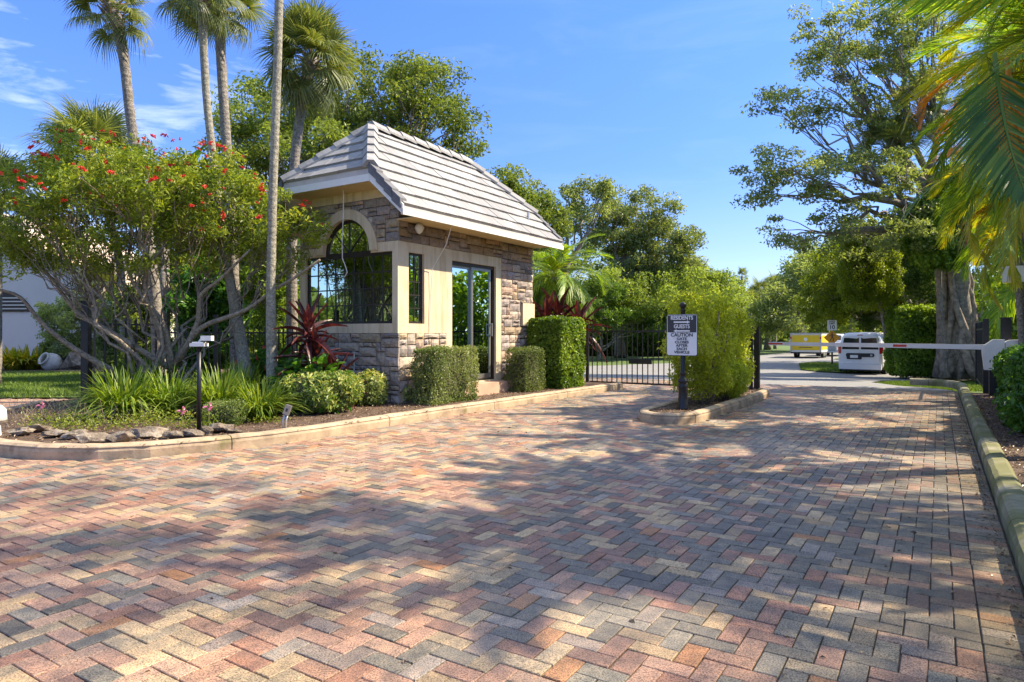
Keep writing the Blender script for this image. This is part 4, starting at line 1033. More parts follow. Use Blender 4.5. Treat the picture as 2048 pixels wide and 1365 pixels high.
for k in range(5): MB().box(2.8+k*.0, 4.6, -.07, -.05, 2.45+k*.15, 2.50+k*.15).build('slat', M['blind'], awo) if k < 4 else None

# urns, rocks
def urn(loc, rot, label):
    r = thing('clay_urn', label, 'urn', loc, 0, 'urns lying by the left lawn')
    m = MB(); pr = [(.0, -.32), (.14, -.32), (.22, -.25), (.31, -.08), (.33, .05), (.28, .2), (.2, .27), (.235, .31), (.235, .35), (.18, .34), (.17, .27), (.24, .15), (.26, 0), (.15, -.2), (0, -.22)]
    m.lathe(pr, 0, 0, 24); o = m.build('urn_body', M['urn'], r, True); o.rotation_euler = rot; o.location = (0, 0, .3)
urn((X_at(104, 23.6), 23.6, 0), (math.radians(62), 0, math.radians(-25)), 'pale clay urn lying nearer the lawn with its mouth facing left')
urn((X_at(128, 24.4), 24.4, .12), (math.radians(55), 0, math.radians(15)), 'pale clay urn propped higher behind the other urn')
rr_ = random.Random(9)
def rock(name, label, loc, s, rz, group, k):
    import bmesh
    bm = bmesh.new(); bmesh.ops.create_icosphere(bm, subdivisions=2, radius=1)
    for v in bm.verts:
        n_ = noise.noise(v.co*1.4+Vector((k*7.3, k*3.1, 0)))*.55+noise.noise(v.co*3+Vector((k, 0, k)))*.25
        v.co = v.co*(1+n_); v.co.x *= s[0]; v.co.y *= s[1]; v.co.z *= s[2]
    me = bpy.data.meshes.new(name); bm.to_mesh(me); bm.free(); me.materials.append(M['rock'])
    o = bpy.data.objects.new(name, me); C.objects.link(o); o.location = loc; o.rotation_euler = (rr_.uniform(-.2, .2), rr_.uniform(-.2, .2), rz); tagset(o, label, 'rock', group)
RK = [((45, 868), .16, 'small brown rock at the left end of the row on the kerb'), ((75, 862), .17, 'dark flat rock second in the row on the kerb'), ((110, 872), .16, 'mossy tan rock beside the weedy patch at the kerb'), ((150, 875), .17, 'long grey brown rock at the kerb right of the mossy tan one'),
      ((193, 885), .23, 'large pale grey jagged rock closest to the kerb'), ((238, 884), .23, 'broad brown layered rock right of the pale jagged one'), ((295, 872), .22, 'wide flat brown rock midway along the kerb row'), ((350, 874), .15, 'white chipped rock in the middle of the kerb row'),
      ((390, 873), .16, 'tan flat rock at the foot of the black thin post'), ((413, 867), .09, 'small upright orange rock just right of the black thin post'), ((440, 862), .2, 'long brown rock right of the small upright orange rock'), ((468, 866), .11, 'rounded pale rock at the right end of the kerb row')]
for k, ((px, py), s, lab) in enumerate(RK):
    Y = FPX*(EYE-.14)/(py-HOR); up = 1.8 if k == 9 else .55
    rock('border_rock', lab, (X_at(px, Y), Y, .15+s*.12), (s*.85, s*.6, s*.5*up), rr_.uniform(-.4, .4), 'rocks edging the left bed', k)
rock('boulder', 'pale rough boulder right of the clay urns', (X_at(150, 24), 24, .2), (.6, .5, .42), 0, None, 31)

# ------------------------------------------------------------------ palms
def fan_frond_mesh(name, mat, seed, L1=.9, Lb=.85, n=44, droop=.5, arc=2.35, fold=.25):
    rng = np.random.default_rng(seed); mb = MB()
    # petiole then blade; local +X outwards
    pet = np.array([(t*L1, 0, -.08*t*t*L1) for t in np.linspace(0, 1, 4)]); mb.tube(pet, np.linspace(.018, .012, 4), 4, rnd=.7)
    hub = pet[-1]
    for i in range(n):
        a = -arc+2*arc*i/(n-1); ln = Lb*(.72+.28*math.cos(a*.62))*(1+.08*rng.normal())
        dv = np.array([math.cos(a), math.sin(a), 0]); sd = np.array([-math.sin(a), math.cos(a), 0])
        w = .021*(Lb/.85); pts = []
        for t, ww in ((0.04, .3), (.5, 1.0), (.78, .6), (1.0, .08)):
            dz = -droop*ln*max(0, t-.35)**2*1.6+fold*.35*abs(math.sin(a*.5))*t*ln-.02*rng.normal()*t
            c = hub+dv*ln*t+np.array([0, 0, dz])+np.array([-.25*droop*max(0, t-.6)*ln*0, 0, 0]); pts += [c+sd*w*ww+np.array([0, 0, .006*ww]), c-sd*w*ww]
        mb.add(pts, [(0, 1, 3, 2), (2, 3, 5, 4), (4, 5, 7, 6)], rnd=float(np.clip(rng.uniform(.1, .9), 0, 1)))
    return mb.mesh(name, mat)
fanm = [fan_frond_mesh('frond', M['fan'], 10+i, droop=d) for i, d in enumerate((.35, .8, 1.3))]
def fan_palm(name, label, base, pts, rads, crown_r, nfr, bark, seed, group=None, lo=-75, hi=80, meshes=None, skirt=True):
    rng = random.Random(seed); root = thing(name, label, 'palm tree', base, 0, group); b = Vector(base)
    m = MB(); pp = np.array([np.array(p)-np.array(base) for p in pts]); 
    # smooth the trunk line
    tt = np.linspace(0, len(pp)-1, 26); sm = np.stack([np.interp(tt, range(len(pp)), pp[:, k]) for k in range(3)], -1)
    for _ in range(2): sm[1:-1] = (sm[:-2]+sm[1:-1]*2+sm[2:])/4
    m.tube(sm, np.interp(tt, range(len(pp)), rads), 14); m.build('trunk', bark, root, True)
    top = sm[-1]
    if skirt:
        bo = MB(); rg_ = np.random.default_rng(seed)
        for i in range(26):
            a = i*2.4; z = -.45+.5*(i/26); e = rg_.uniform(.1, .22)
            p0 = top+np.array([math.cos(a)*rads[-1]*.8, math.sin(a)*rads[-1]*.8, z]); p1 = p0+np.array([math.cos(a)*e, math.sin(a)*e, .14]); bo.tube([p0, (p0+p1)/2, p1], [.03, .022, .012], 4)
        bo.build('leaf_bases', M['dryleaf'], root)
    sc = crown_r/1.7
    for i in range(nfr):
        f = (i+.5)/nfr; el = math.radians(lo+(hi-lo)*f**.8); az = i*2.39996+rng.uniform(-.3, .3)
        me = (meshes or fanm)[0 if el > .5 else (1 if el > -.3 else 2)]
        o = link('frond', me, root, tuple(top+np.array([0, 0, -.25+.3*f])), (rng.uniform(-.5, .5), -el, az), sc*rng.uniform(.85, 1.12))
    return root
def pt(px, py, Y): return (X_at(px, Y), Y, Z_at(py, Y))
fan_palm('fan_palm', 'tall palm furthest left whose trunk curves at the top', (X_at(322, 14.2), 14.2, .1), [pt(322, 790, 14.2), pt(312, 600, 14.2), pt(285, 400, 14.2), pt(262, 250, 14.2), pt(250, 130, 14.2), pt(238, 60, 14.2), pt(222, 8, 14.2)], (.15, .12, .11, .10, .10, .12, .14), 1.0, 30, M['palmbark'], 1, 'tall palms behind the gatehouse bed', lo=-38)
fan_palm('fan_palm', 'slender pale palm leaning left, second trunk from the left', (X_at(500, 11.6), 11.6, .1), [pt(500, 800, 11.6), pt(478, 660, 11.6), pt(452, 520, 11.6), pt(430, 345, 11.6), pt(412, 200, 11.6), pt(404, 20, 11.6), pt(400, -30, 11.6)], (.125, .10, .075, .065, .065, .07, .09), .8, 28, M['palmbark_pale'], 2, 'tall palms behind the gatehouse bed', lo=-45)
fan_palm('fan_palm', 'grey palm trunk third from the left, straight behind the slender one', (X_at(476, 13.4), 13.4, .1), [pt(476, 800, 13.4), pt(470, 600, 13.4), pt(460, 400, 13.4), pt(447, 200, 13.4), pt(438, 40, 13.4), pt(436, -12, 13.4)], (.15, .11, .10, .095, .10, .12), 1.0, 32, M['palmbark'], 3, 'tall palms behind the gatehouse bed', lo=-45)
fan_palm('fan_palm', 'pale straight palm trunk nearest the gatehouse roof, crown out of frame', (X_at(546, 10.6), 10.6, .1), [pt(546, 815, 10.6), pt(541, 600, 10.6), pt(545, 400, 10.6), pt(556, 100, 10.6), pt(559, -60, 10.6), pt(560, -250, 10.6)], (.10, .075, .068, .066, .066, .08), 1.1, 30, M['palmbark_pale'], 4, 'tall palms behind the gatehouse bed', lo=-50)
fan_palm('fan_palm', 'cabbage palm with a full round crown beside the gatehouse roof', (X_at(585, 15.5), 15.5, .1), [pt(585, 770, 15.5), pt(583, 500, 15.5), pt(588, 330, 15.5), pt(600, 230, 15.5), pt(612, 170, 15.5), pt(622, 112, 15.5)], (.14, .12, .11, .11, .13, .15), 1.2, 60, M['palmbark'], 5, 'tall palms behind the gatehouse bed', lo=-58, hi=85)
fan_palm('fan_palm', 'low fan palm showing above the red flowered shrub on the left', (X_at(255, 18), 18, .1), [pt(255, 770, 18), pt(240, 520, 18), pt(185, 310, 18)], (.12, .10, .13), 1.55, 42, M['palmbark'], 6, lo=-60)
fan_palm('fan_palm', 'fan palm cut by the left edge of the photo', (X_at(-15, 17), 17, .1), [pt(-15, 770, 17), pt(-12, 450, 17), pt(-10, 390, 17)], (.2, .17, .18), 1.25, 36, M['palmbark'], 16, lo=-60)
fan_palm('fan_palm', 'young grey green fan palm in front of the white house', (X_at(205, 22), 22, .1), [pt(205, 740, 22), pt(203, 640, 22), pt(200, 575, 22)], (.16, .14, .15), 1.05, 26, M['palmbark'], 17, lo=-40)
fan_palm('fan_palm', 'cabbage palm left of the frame that the gatehouse window mirrors', (-13.5, 9.2, .0), [(-13.5, 9.2, 0), (-13.4, 9.2, 1.6), (-13.5, 9.3, 2.9)], (.2, .17, .2), 1.5, 44, M['palmbark'], 18, lo=-50)
# epiphytic fan palms in the big tree at the right
for (px, py, Y, r, lab, sd_) in ((1845, 215, 24, 1.2, 'tufted fan palm at the fork of the big right tree', 21), (1775, 300, 24.5, 1.5, 'drooping fan palm under the big right tree branch', 22)):
    fan_palm('epiphytic_palm', lab, pt(px+45, py+12, Y), [pt(px+45, py+12, Y), pt(px+20, py+6, Y), pt(px, py, Y)], (.13, .11, .12), r, 26, M['palmbark'], sd_, lo=-60)
for k, (px, py, Y, lab) in enumerate(((1484, 552, 95, 'very tall thin palm on the far skyline'), (1520, 590, 75, 'distant palm left of the yellow trailer'), (1550, 575, 82, 'distant palm straight above the yellow trailer'), (1500, 620, 66, 'distant short palm at the far verge'))):
    fan_palm('distant_palm', lab, (X_at(px, Y), Y, -.5), [pt(px, 700, Y), pt(px, 620, Y), pt(px, py, Y)], (.22, .17, .17), 2.2 if k else 1.3, 18, M['palmbark'], 40+k, 'far palms down the road', skirt=False)

def feather_mesh(name, mat, seed, Lr=2.2, n=58, lw=.5, droop=.9, tipd=.6, vdeg=25, width=.0125, bend=0):
    rng = np.random.default_rng(seed); mb = MB(); K = 16; pts = []; x = z = 0; yb = 0; ang = 0
    for i in range(K+1):
        t = i/K; pts.append((x, yb, z)); ang = -droop*t*1.55; x += math.cos(ang)*Lr/K; z += math.sin(ang)*Lr/K; yb += bend*t*Lr/K
    pts = np.array(pts); mb.tube(pts, np.linspace(.017, .004, K+1), 5, rnd=.85)
    for i in range(n):
        t = .12+.88*i/(n-1); f = t*K; k = min(K-1, int(f)); c = pts[k]+(pts[k+1]-pts[k])*(f-k); d = pts[k+1]-pts[k]; d /= np.linalg.norm(d)
        ll = lw*(math.sin(PI*min(1, .12+t*.86))**.6)*(1-.35*t)*(1+.08*rng.normal()); upv = np.cross(d, np.array([0, 1., 0])); upv = -upv if upv[2] < 0 else upv
        for s_ in (-1, 1):
            side = np.array([0, 1., 0])*s_; va = math.radians(vdeg+6*rng.normal())
            dr = side*math.cos(va)*.80+upv*math.sin(va)+d*(.55+.5*t); dr /= np.linalg.norm(dr)
            sd = np.cross(dr, upv); sd /= (np.linalg.norm(sd)+1e-9); P_ = []
            for tt, ww in ((0, .5), (.35, 1), (.7, .7), (1, .06)):
                q = c+dr*ll*tt+np.array([0, 0, -tipd*ll*tt**2.2*(1+.2*rng.normal())]); P_ += [q+sd*width*ww, q-sd*width*ww]
            mb.add(P_, [(0, 1, 3, 2), (2, 3, 5, 4), (4, 5, 7, 6)], rnd=float(rng.uniform(.1, .9)))
    return mb.mesh(name, mat)
FE = {}
for key, mat in (('g', 'feather'), ('y', 'yellowfrond'), ('o', 'orangefrond'), ('d', 'deepfrond')):
    FE[key] = [feather_mesh('frond', M[mat], 30+i, droop=d, tipd=td, bend=bd) for i, (d, td, bd) in enumerate(((.7, .45, .1), (1.0, .7, -.15), (1.35, .9, .1)))]
def feather_palm(name, label, base, stems, fr_len, per, keys, seed, cat='palm tree', group=None, lo=-15, hi=80, sector=None):
    rng = random.Random(seed); root = thing(name, label, cat, base, 0, group)
    for (dx, dy, h, r) in stems:
        m = MB(); p = bez(np.array((dx*.3, dy*.3, 0)), np.array((dx*.4, dy*.4, h*.5)), np.array((dx, dy, h)), 10); m.tube(p, np.linspace(r*1.2, r, 10), 9); m.build('stem', M['palmbark'], root, True)
        for i in range(per):
            f = (i+.5)/per; el = math.radians(lo+(hi-lo)*f); az = i*2.39996+rng.uniform(-.4, .4) if sector is None else rng.uniform(*sector)
            me = rng.choice(FE[rng.choice(keys)]) if el > .2 else FE[rng.choice(keys)][2]
            link('frond', me, root, (dx, dy, h-.1+.15*f), (rng.uniform(-.4, .4), -el, az), fr_len/2.2*rng.uniform(.85, 1.12))
    return root
feather_palm('feather_palm', 'bushy feather palm with yellowing lower fronds behind the gatehouse', (X_at(1112, 18.6), 18.6, 0), [(0, 0, 2.9, .12)], 1.9, 40, ['g', 'g', 'g'], 1, lo=-55, hi=75)
for i in range(6):
    o = link('frond', FE['y'][2], bpy.data.objects['feather_palm'], (0, 0, 2.7), (0, math.radians(60), 3.4+i*.9), .62)
# areca palms along the right bed
ARE = [((4.75, 4.95, .1), [(0, 0, 3.3, .045), (.3, -.3, 3.9, .045), (.1, .4, 4.4, .045), (.4, .3, 3.0, .045)], 1.7, 16, 'ggy', 'nearest feather palm clump at the top right edge', -5),
       ((5.75, 6.5, .1), [(0, 0, 3.3, .045), (-.2, .3, 3.9, .045), (.3, .3, 4.5, .045)], 1.7, 18, 'ggyy', 'second feather palm clump along the right bed', -10),
       ((7.35, 9.0, .1), [(-.2, 0, 3.3, .045), (.3, .3, 4.1, .045), (-.2, .4, 5.0, .045), (-.1, -.2, 2.9, .045)], 1.7, 20, 'gyyo', 'yellowing feather palm clump above the camera pole', -12),
       ((9.7, 12.4, .1), [(0, 0, 3.3, .045), (-.3, .3, 4.4, .045), (.3, .3, 5.4, .045), (0, .5, 6.4, .045), (.2, -.3, 7.2, .045)], 1.9, 18, 'ggy', 'feather palm clump behind the barrier housing', -10),
       ((12.6, 15.9, .0), [(0, 0, 2.6, .045), (.4, .3, 3.8, .045), (0, .5, 5.6, .045), (.5, 0, 7.2, .045), (-.2, .2, 8.4, .045)], 2.2, 15, 'ggg', 'green feather palm beside the open gate leaf', -20)]
for k, (b_, st, fl, per, keys, lab, lo_) in enumerate(ARE):
    feather_palm('areca_palm', lab, b_, st, fl, per, list(keys), 60+k, group='feather palms along the right bed', lo=lo_, hi=82)
# big drooping near fronds
def hang(name_label, mat, seed, loc, Lr, lw, xdir, ydir, vd, n=36, wd=.011):
    nf = thing('hanging_frond', name_label, 'palm frond', loc, 0)
    o = link('leaf_blade', feather_mesh('leaf_blade', M[mat], seed, Lr, n, lw, .28, .25, vd, wd), nf)
    x = Vector(xdir).normalized(); z = x.cross(Vector(ydir)).normalized(); y = z.cross(x)
    o.rotation_euler = Matrix((x, y, z)).transposed().to_euler(); return nf
hang('dark green drooping palm frond hanging at the top right edge', 'deepfrond', 77, (3.27, 4.50, 3.22), 1.05, .66, (.04, -.05, -1), (-1, .15, 0), 6)
hang('orange dying palm frond hanging beside the dark green one', 'orangefrond', 78, (3.44, 4.62, 3.24), 1.10, .42, (.0, -.05, -1), (-1, -.25, 0), 10, 40, .013)
hang('green palm frond whose leaflets hang into the top right corner', 'feather', 80, (3.75, 4.4, 3.80), 1.25, .5, (-1, .1, -.08), (.25, .5, -1), 14, 44, .011)

# ------------------------------------------------------------------ trees
T = tree
T('flowering_shrub_tree', 'many stemmed shrub tree with red flower clusters in the left bed', (X_at(340, 11.3), 11.3, .12), .5, .058,
  [ell(120, 420, 11.0, 150, 100, 1.3), ell(250, 400, 10.8, 170, 100, 1.5), ell(370, 390, 11.2, 150, 105, 1.4), ell(520, 450, 11.6, 120, 70, 1.2), ell(60, 480, 10.6, 90, 60, .9), ell(600, 450, 11.0, 60, 50, .5), ell(200, 320, 11.2, 110, 50, .9), ell(420, 350, 11.2, 90, 55, .8), ell(90, 520, 10.8, 90, 35, .8), ell(250, 500, 10.7, 90, 40, .8), ell(560, 510, 11.2, 60, 40, .5), ell(420, 510, 11.4, 80, 40, .7)],
  420, 84, .088, M['jatropha'], M['barkpale'], 101, crad=.22, limbs=12, stems=2, aspect=.32, flat=.8, twig=.007, wav=.2, shell=1.8)
jt = bpy.data.objects['flowering_shrub_tree']
fm = MB(); rgf = np.random.default_rng(4); leaves(fm, rgf.normal(0, .022, (26, 3)), .045, rgf, .7); fme = fm.mesh('flower', M['flower'])
rgf = np.random.default_rng(12)
FEL = [ell(120, 420, 11.0, 150, 100, 1.3), ell(250, 400, 10.8, 170, 100, 1.5), ell(370, 390, 11.2, 150, 105, 1.4), ell(520, 450, 11.6, 120, 70, 1.2), ell(200, 320, 11.2, 110, 50, .9), ell(420, 350, 11.2, 90, 55, .8)]
for i in range(150):
    e = FEL[i % len(FEL)]; d = rgf.normal(size=3); d[1] = -abs(d[1]); d[2] = abs(d[2])*1.0-.35; d /= np.linalg.norm(d)
    p = np.array(e[:3])+d*np.array(e[3:6])*1.04-np.array(jt.location); link('flower', fme, jt, tuple(p), tuple(rgf.uniform(0, 3, 3)), rgf.uniform(.38, .85))
# long low bare limbs reaching left and right
lm = MB()
for P0, pl_ in (((337, 735), [(280, 700), (215, 660), (150, 625), (95, 545), (40, 505)]), ((230, 745), [(150, 700), (85, 650), (40, 590), (-20, 575)]), ((345, 735), [(330, 650), (290, 600), (262, 560), (250, 520)]), ((350, 730), [(395, 655), (440, 640), (500, 620), (545, 580), (585, 560), (640, 520)]), ((360, 720), [(400, 640), (398, 590), (440, 560), (500, 500)]), ((345, 740), [(310, 640), (290, 590), (292, 540), (330, 490)])):
    Y0 = 11.2; q = [np.array(pt(*P0, Y0))]+[np.array(pt(a, b, Y0-.12*(i+1))) for i, (a, b) in enumerate(pl_)]
    q = np.array(q)-np.array(jt.location); tt = np.linspace(0, len(q)-1, 16); sm = np.stack([np.interp(tt, range(len(q)), q[:, k]) for k in range(3)], -1); sm[1:-1] = (sm[:-2]+2*sm[1:-1]+sm[2:])/4
    lm.tube(sm, np.linspace(.052, .018, 16), 8)
lm.build('limb', M['barkpale'], jt, True)

T('oak_tree', 'broad airy oak behind the gatehouse roof', (X_at(790, 28), 28, 0), 4.0, .32, [ell(760, 200, 28, 150, 85), ell(880, 270, 28, 100, 70), ell(700, 300, 27, 120, 90), ell(850, 180, 28.5, 80, 50), ell(900, 380, 28, 80, 60)], 260, 115, .17, M['oak'], M['bark'], 111, crad=.62, limbs=8)
T('oak_tree', 'pale twiggy oak behind the tall palm trunks', (X_at(540, 25), 25, 0), 2.6, .25, [ell(520, 230, 25, 95, 80), ell(600, 330, 25, 130, 90), ell(480, 300, 24, 80, 90), ell(640, 260, 26, 80, 70)], 200, 105, .15, M['oak'], M['bark'], 112, crad=.5, limbs=8)
T('oak_tree', 'round oak just right of the gatehouse roof ridge', (X_at(1010, 33), 33, -.1), 3.0, .25, [ell(1010, 420, 33, 80, 78), ell(960, 480, 32, 70, 80), ell(1075, 450, 33, 55, 60)], 150, 130, .2, M['oak'], M['bark'], 113, crad=.6)
T('oak_tree', 'open crowned oak between the roof and the grey green tree', (X_at(1120, 37), 37, -.4), 4.0, .25, [ell(1110, 420, 37, 75, 60), ell(1170, 400, 37, 60, 40), ell(1070, 480, 37, 60, 60)], 100, 110, .2, M['greyoak'], M['bark'], 114, crad=.65)
T('ornamental_tree', 'tall grey green tree with a domed crown beyond the gate', (X_at(1240, 52), 52, -.5), 7.0, .32, [ell(1270, 430, 52, 95, 55), ell(1220, 480, 52, 65, 40), ell(1330, 490, 52, 80, 55), ell(1290, 540, 53, 95, 60), ell(1370, 550, 53, 60, 50)], 270, 130, .25, M['greyoak'], M['bark'], 115, crad=.8, limbs=8)
T('leafy_tree', 'low light green tree beyond the gate right of the domed one', (X_at(1400, 50), 50, -.5), 1.2, .2, [ell(1380, 590, 50, 90, 60), ell(1440, 610, 51, 60, 55), ell(1290, 600, 49, 110, 50), ell(1210, 585, 48, 70, 55)], 270, 120, .22, M['oak'], M['bark'], 116, crad=.75, limbs=9)
T('dark_shrub', 'dark green shrub mass directly behind the road gate', (X_at(1200, 46), 46, -.5), .5, .1, [ell(1200, 610, 46, 70, 55), ell(1270, 640, 48, 60, 40), ell(1120, 600, 44, 60, 60), ell(1340, 640, 49, 50, 45)], 200, 110, .2, M['darkleaf'], M['bark'], 117, crad=.65, limbs=6, cat='shrub')
T('big_tree', 'huge spreading tree at the right whose long boughs reach over the road', (X_at(1925, 25), 25, -.25), 5.5, .32,
  [ell(1600, 210, 23, 100, 35, 1.8), ell(1690, 90, 23, 110, 60, 2), ell(1560, 330, 22, 80, 40, 1.5), ell(1700, 360, 23, 130, 55, 2), ell(1800, 180, 24, 90, 100, 2.5), ell(1530, 385, 22, 60, 22, 1.2), ell(1800, 40, 24, 120, 60, 3), ell(1620, 460, 24, 85, 45, 1.5), ell(1640, 20, 23, 40, 25, 1), ell(1780, 470, 24, 90, 60, 2)],
  300, 105, .135, M['greyoak'], M['bark'], 118, crad=.5, limbs=12, flat=.45, lean=(-.9, 0))
T('lime_tree', 'bright yellow green tree behind the white van', (X_at(1740, 38), 38, -.5), 2, .2, [ell(1710, 560, 37, 90, 85), ell(1780, 560, 36, 75, 70), ell(1650, 600, 40, 50, 60), ell(1830, 590, 35, 60, 60)], 330, 140, .17, M['lime'], M['bark'], 119, crad=.55, limbs=8)
T('dark_tree', 'dark green tree filling the gap above the clipped hedge', (X_at(1830, 31), 31, -.4), 2.2, .2, [ell(1810, 500, 30, 80, 90), ell(1860, 560, 28, 60, 80), ell(1770, 620, 37, 60, 45), ell(1900, 430, 29, 60, 70)], 240, 120, .15, M['darkleaf'], M['bark'], 120, crad=.5, limbs=8)
T('pale_tree', 'pale hazy tree far down the road above the trailer', (X_at(1600, 62), 62, -.5), 3.0, .3, [ell(1610, 570, 62, 60, 60), ell(1560, 620, 60, 60, 50), ell(1640, 540, 64, 50, 50)], 150, 110, .3, M['greyoak'], M['bark'], 121, crad=1.0)
T('far_tree', 'far round tree left of the very tall thin palm', (X_at(1430, 58), 58, -.5), 3.0, .3, [ell(1430, 600, 58, 55, 45), ell(1390, 580, 56, 50, 50)], 120, 100, .28, M['oak'], M['bark'], 122, crad=.95)
T('far_tree', 'far tree right of the very tall thin palm', (X_at(1535, 78), 78, -.5), 3.0, .3, [ell(1530, 620, 78, 70, 45), ell(1470, 640, 74, 60, 40)], 140, 110, .36, M['greyoak'], M['bark'], 123, crad=1.2)
for k, (px, py, Y, rx, ry, mt_, lab) in enumerate(((1180, 560, 70, 140, 80, 'oak', 'background tree behind the grey green domed tree'), (1000, 560, 60, 120, 90, 'darkleaf', 'background tree behind the gatehouse, right side'), (760, 480, 45, 150, 130, 'oak', 'background tree hidden behind the gatehouse'), (560, 520, 36, 120, 110, 'darkleaf', 'background tree behind the palm trunks'), (400, 500, 34, 110, 110, 'darkleaf', 'background tree behind the shrub tree'), (1700, 560, 70, 120, 100, 'oak', 'background tree behind the lime green tree'), (1950, 450, 42, 150, 170, 'darkleaf', 'background tree behind the big tree trunk'))):
    T('background_tree', lab, (X_at(px, Y), Y, -.5), 2.5, .3, [ell(px, py, Y, rx, ry), ell(px+rx*.6, py+ry*.3, Y+2, rx*.6, ry*.8), ell(px-rx*.6, py+ry*.3, Y, rx*.6, ry*.8), ell(px, 640, Y, rx, 45)], 190, 90, .0052*Y, M[mt_], M['bark'], 130+k, crad=.018*Y, group='background trees')
# understory between the palm trunks
for k, (px, py, Y, rx, ry, mt_, lab) in enumerate(((420, 610, 17, 70, 90, 'glossy', 'dense broadleaf shrub behind the slender palm'), (300, 600, 18.5, 70, 90, 'oak', 'light green shrub behind the left fence'), (540, 560, 16, 50, 120, 'hedge', 'bright shrub between palms and gatehouse'), (380, 420, 19, 70, 120, 'darkleaf', 'tall dark shrub behind the flower tree'), (250, 660, 20, 60, 40, 'boxhedge', 'rounded green bush behind the tall black fence post'), (135, 640, 24.5, 60, 45, 'greyoak', 'twiggy bush against the white house'), (480, 440, 20, 80, 90, 'oak', 'light shrub high between the palm trunks'), (1100, 610, 19, 40, 40, 'darkleaf', 'dark shrub under the feather palm by the gatehouse'))):
    T('shrub', lab, (X_at(px, Y), Y, 0), .4, .06, [ell(px, py, Y, rx, ry, 1.0), ell(px, 700, Y, rx*.8, 40, .9)], 110, 110, .11 if k != 0 else .2, M[mt_], M['bark'], 160+k, crad=.3, stems=2, limbs=6, cat='shrub', group='shrubs behind the fence')
# big paddle leaves (bird of paradise)
def paddle_mesh(name, mat, L1, Lb, w, n=9, droop=.4):
    mb = MB(); pts = []
    for i in range(n+1):
        t = i/n; ww = w*math.sin(PI*min(1, .08+.92*t)**.8)+.01; z = -droop*Lb*t*t
        c = (L1+Lb*t, 0, z); pts += [(c[0], -ww, z-.0+.25*ww), (c[0], 0, z-.03), (c[0], ww, z+.25*ww)]
    q = [(3*i+a, 3*i+a+1, 3*i+a+4, 3*i+a+3) for i in range(n) for a in (0, 1)]
    mb.add(pts, q, rnd=np.random.default_rng(3).uniform(.1, .9, len(q))); mb.tube([(0, 0, 0), (L1*.5, 0, .0), (L1, 0, -.03)], [.03, .025, .018], 6, rnd=.6)
    return mb.mesh(name, mat)
pdm = paddle_mesh('leaf', M['glossy'], 1.2, 1.5, .28)
for (px, py, Y, lab, sd_) in ((330, 470, 17, 'tall paddle leaved plant above the red flowers', 1), (640, 560, 19, 'paddle leaved plant beside the cabbage palm trunk', 2)):
    r_ = thing('paddle_leaf_plant', lab, 'plant', (X_at(px, Y), Y, 0)); rg_ = random.Random(sd_); hz = Z_at(py, Y)-.2
    MB().tube([(0, 0, 0), (0, 0, hz)], [.14, .1], 8).build('stem', M['palmbark'], r_, True)
    for i in range(11): link('leaf', pdm, r_, (0, 0, hz-.2), (rg_.uniform(-.5, .5), -math.radians(rg_.uniform(45, 85)), i*2.4), rg_.uniform(.8, 1.1))

# strangler fig trunk
fig = bpy.data.objects['big_tree']
fg_ = MB(); rgx = np.random.default_rng(8)
for i in range(26):
    a = i/26*2*PI*1.5; r0 = .60+.10*rgx.normal(); n_ = 14; p = []
    for k in range(n_):
        t = k/(n_-1); r = r0*(1-.42*t)+.34*max(0, .22-t)*2+.04*rgx.normal(); aa = a+.5*math.sin(t*5+i*1.7)+.3*t
        p.append((math.cos(aa)*r*.95-.9*t*.6, math.sin(aa)*r*.95, -.1+t*5.8))
    fg_.tube(p, np.linspace(.13, .075, n_)*(1+.35*rgx.uniform(-1, 1, n_)), 7)
fg_.tube([(0, 0, -.1), (-.3, 0, 2.5), (-.6, 0, 5.8)], [.50, .36, .30], 12)
fg_.build('buttress_roots', M['figbark'], fig, True)
# hanging vine mass
vn = thing('vine_curtain', 'curtain of lime green vine hanging over a tree right of the road', 'vine', (X_at(1720, 27), 27, -.3))
ml = MB(); rgv = np.random.default_rng(6)
hedge_leaves(ml, (0, 0, 4.6), (.85, .6, 1.8), 15000, .09, rgv, 3, .12, .6, .14); hedge_leaves(ml, (.9, .5, 4.0), (.9, .7, 1.3), 10000, .09, rgv, 3, .12, .6, .15); ml.build('foliage', M['lime'], vn)
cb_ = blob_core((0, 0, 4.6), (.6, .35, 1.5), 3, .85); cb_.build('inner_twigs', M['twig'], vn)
MB().tube([(1.6, .6, 0), (1.2, .5, 2.4), (.3, .1, 5.2)], .08, 8).build('stem', M['bark'], vn, True)

vn2 = thing('vine_curtain', 'dark green vines draped over the big fig trunk', 'vine', (X_at(1880, 23.6), 23.6, -.2))
ml = MB(); hedge_leaves(ml, (0, 0, 5.1), (1.1, .8, 1.25), 12000, .12, rgv, 2.6, .12, .6, .16); hedge_leaves(ml, (1.1, .2, 6.2), (1.0, .9, 1.6), 11000, .12, rgv, 2.6, .12, .6, .16); ml.build('foliage', M['hedge'], vn2)
MB().tube([(.9, 1.0, 0), (.6, .9, 3), (.2, .3, 5)], .05, 6).build('stem', M['bark'], vn2)

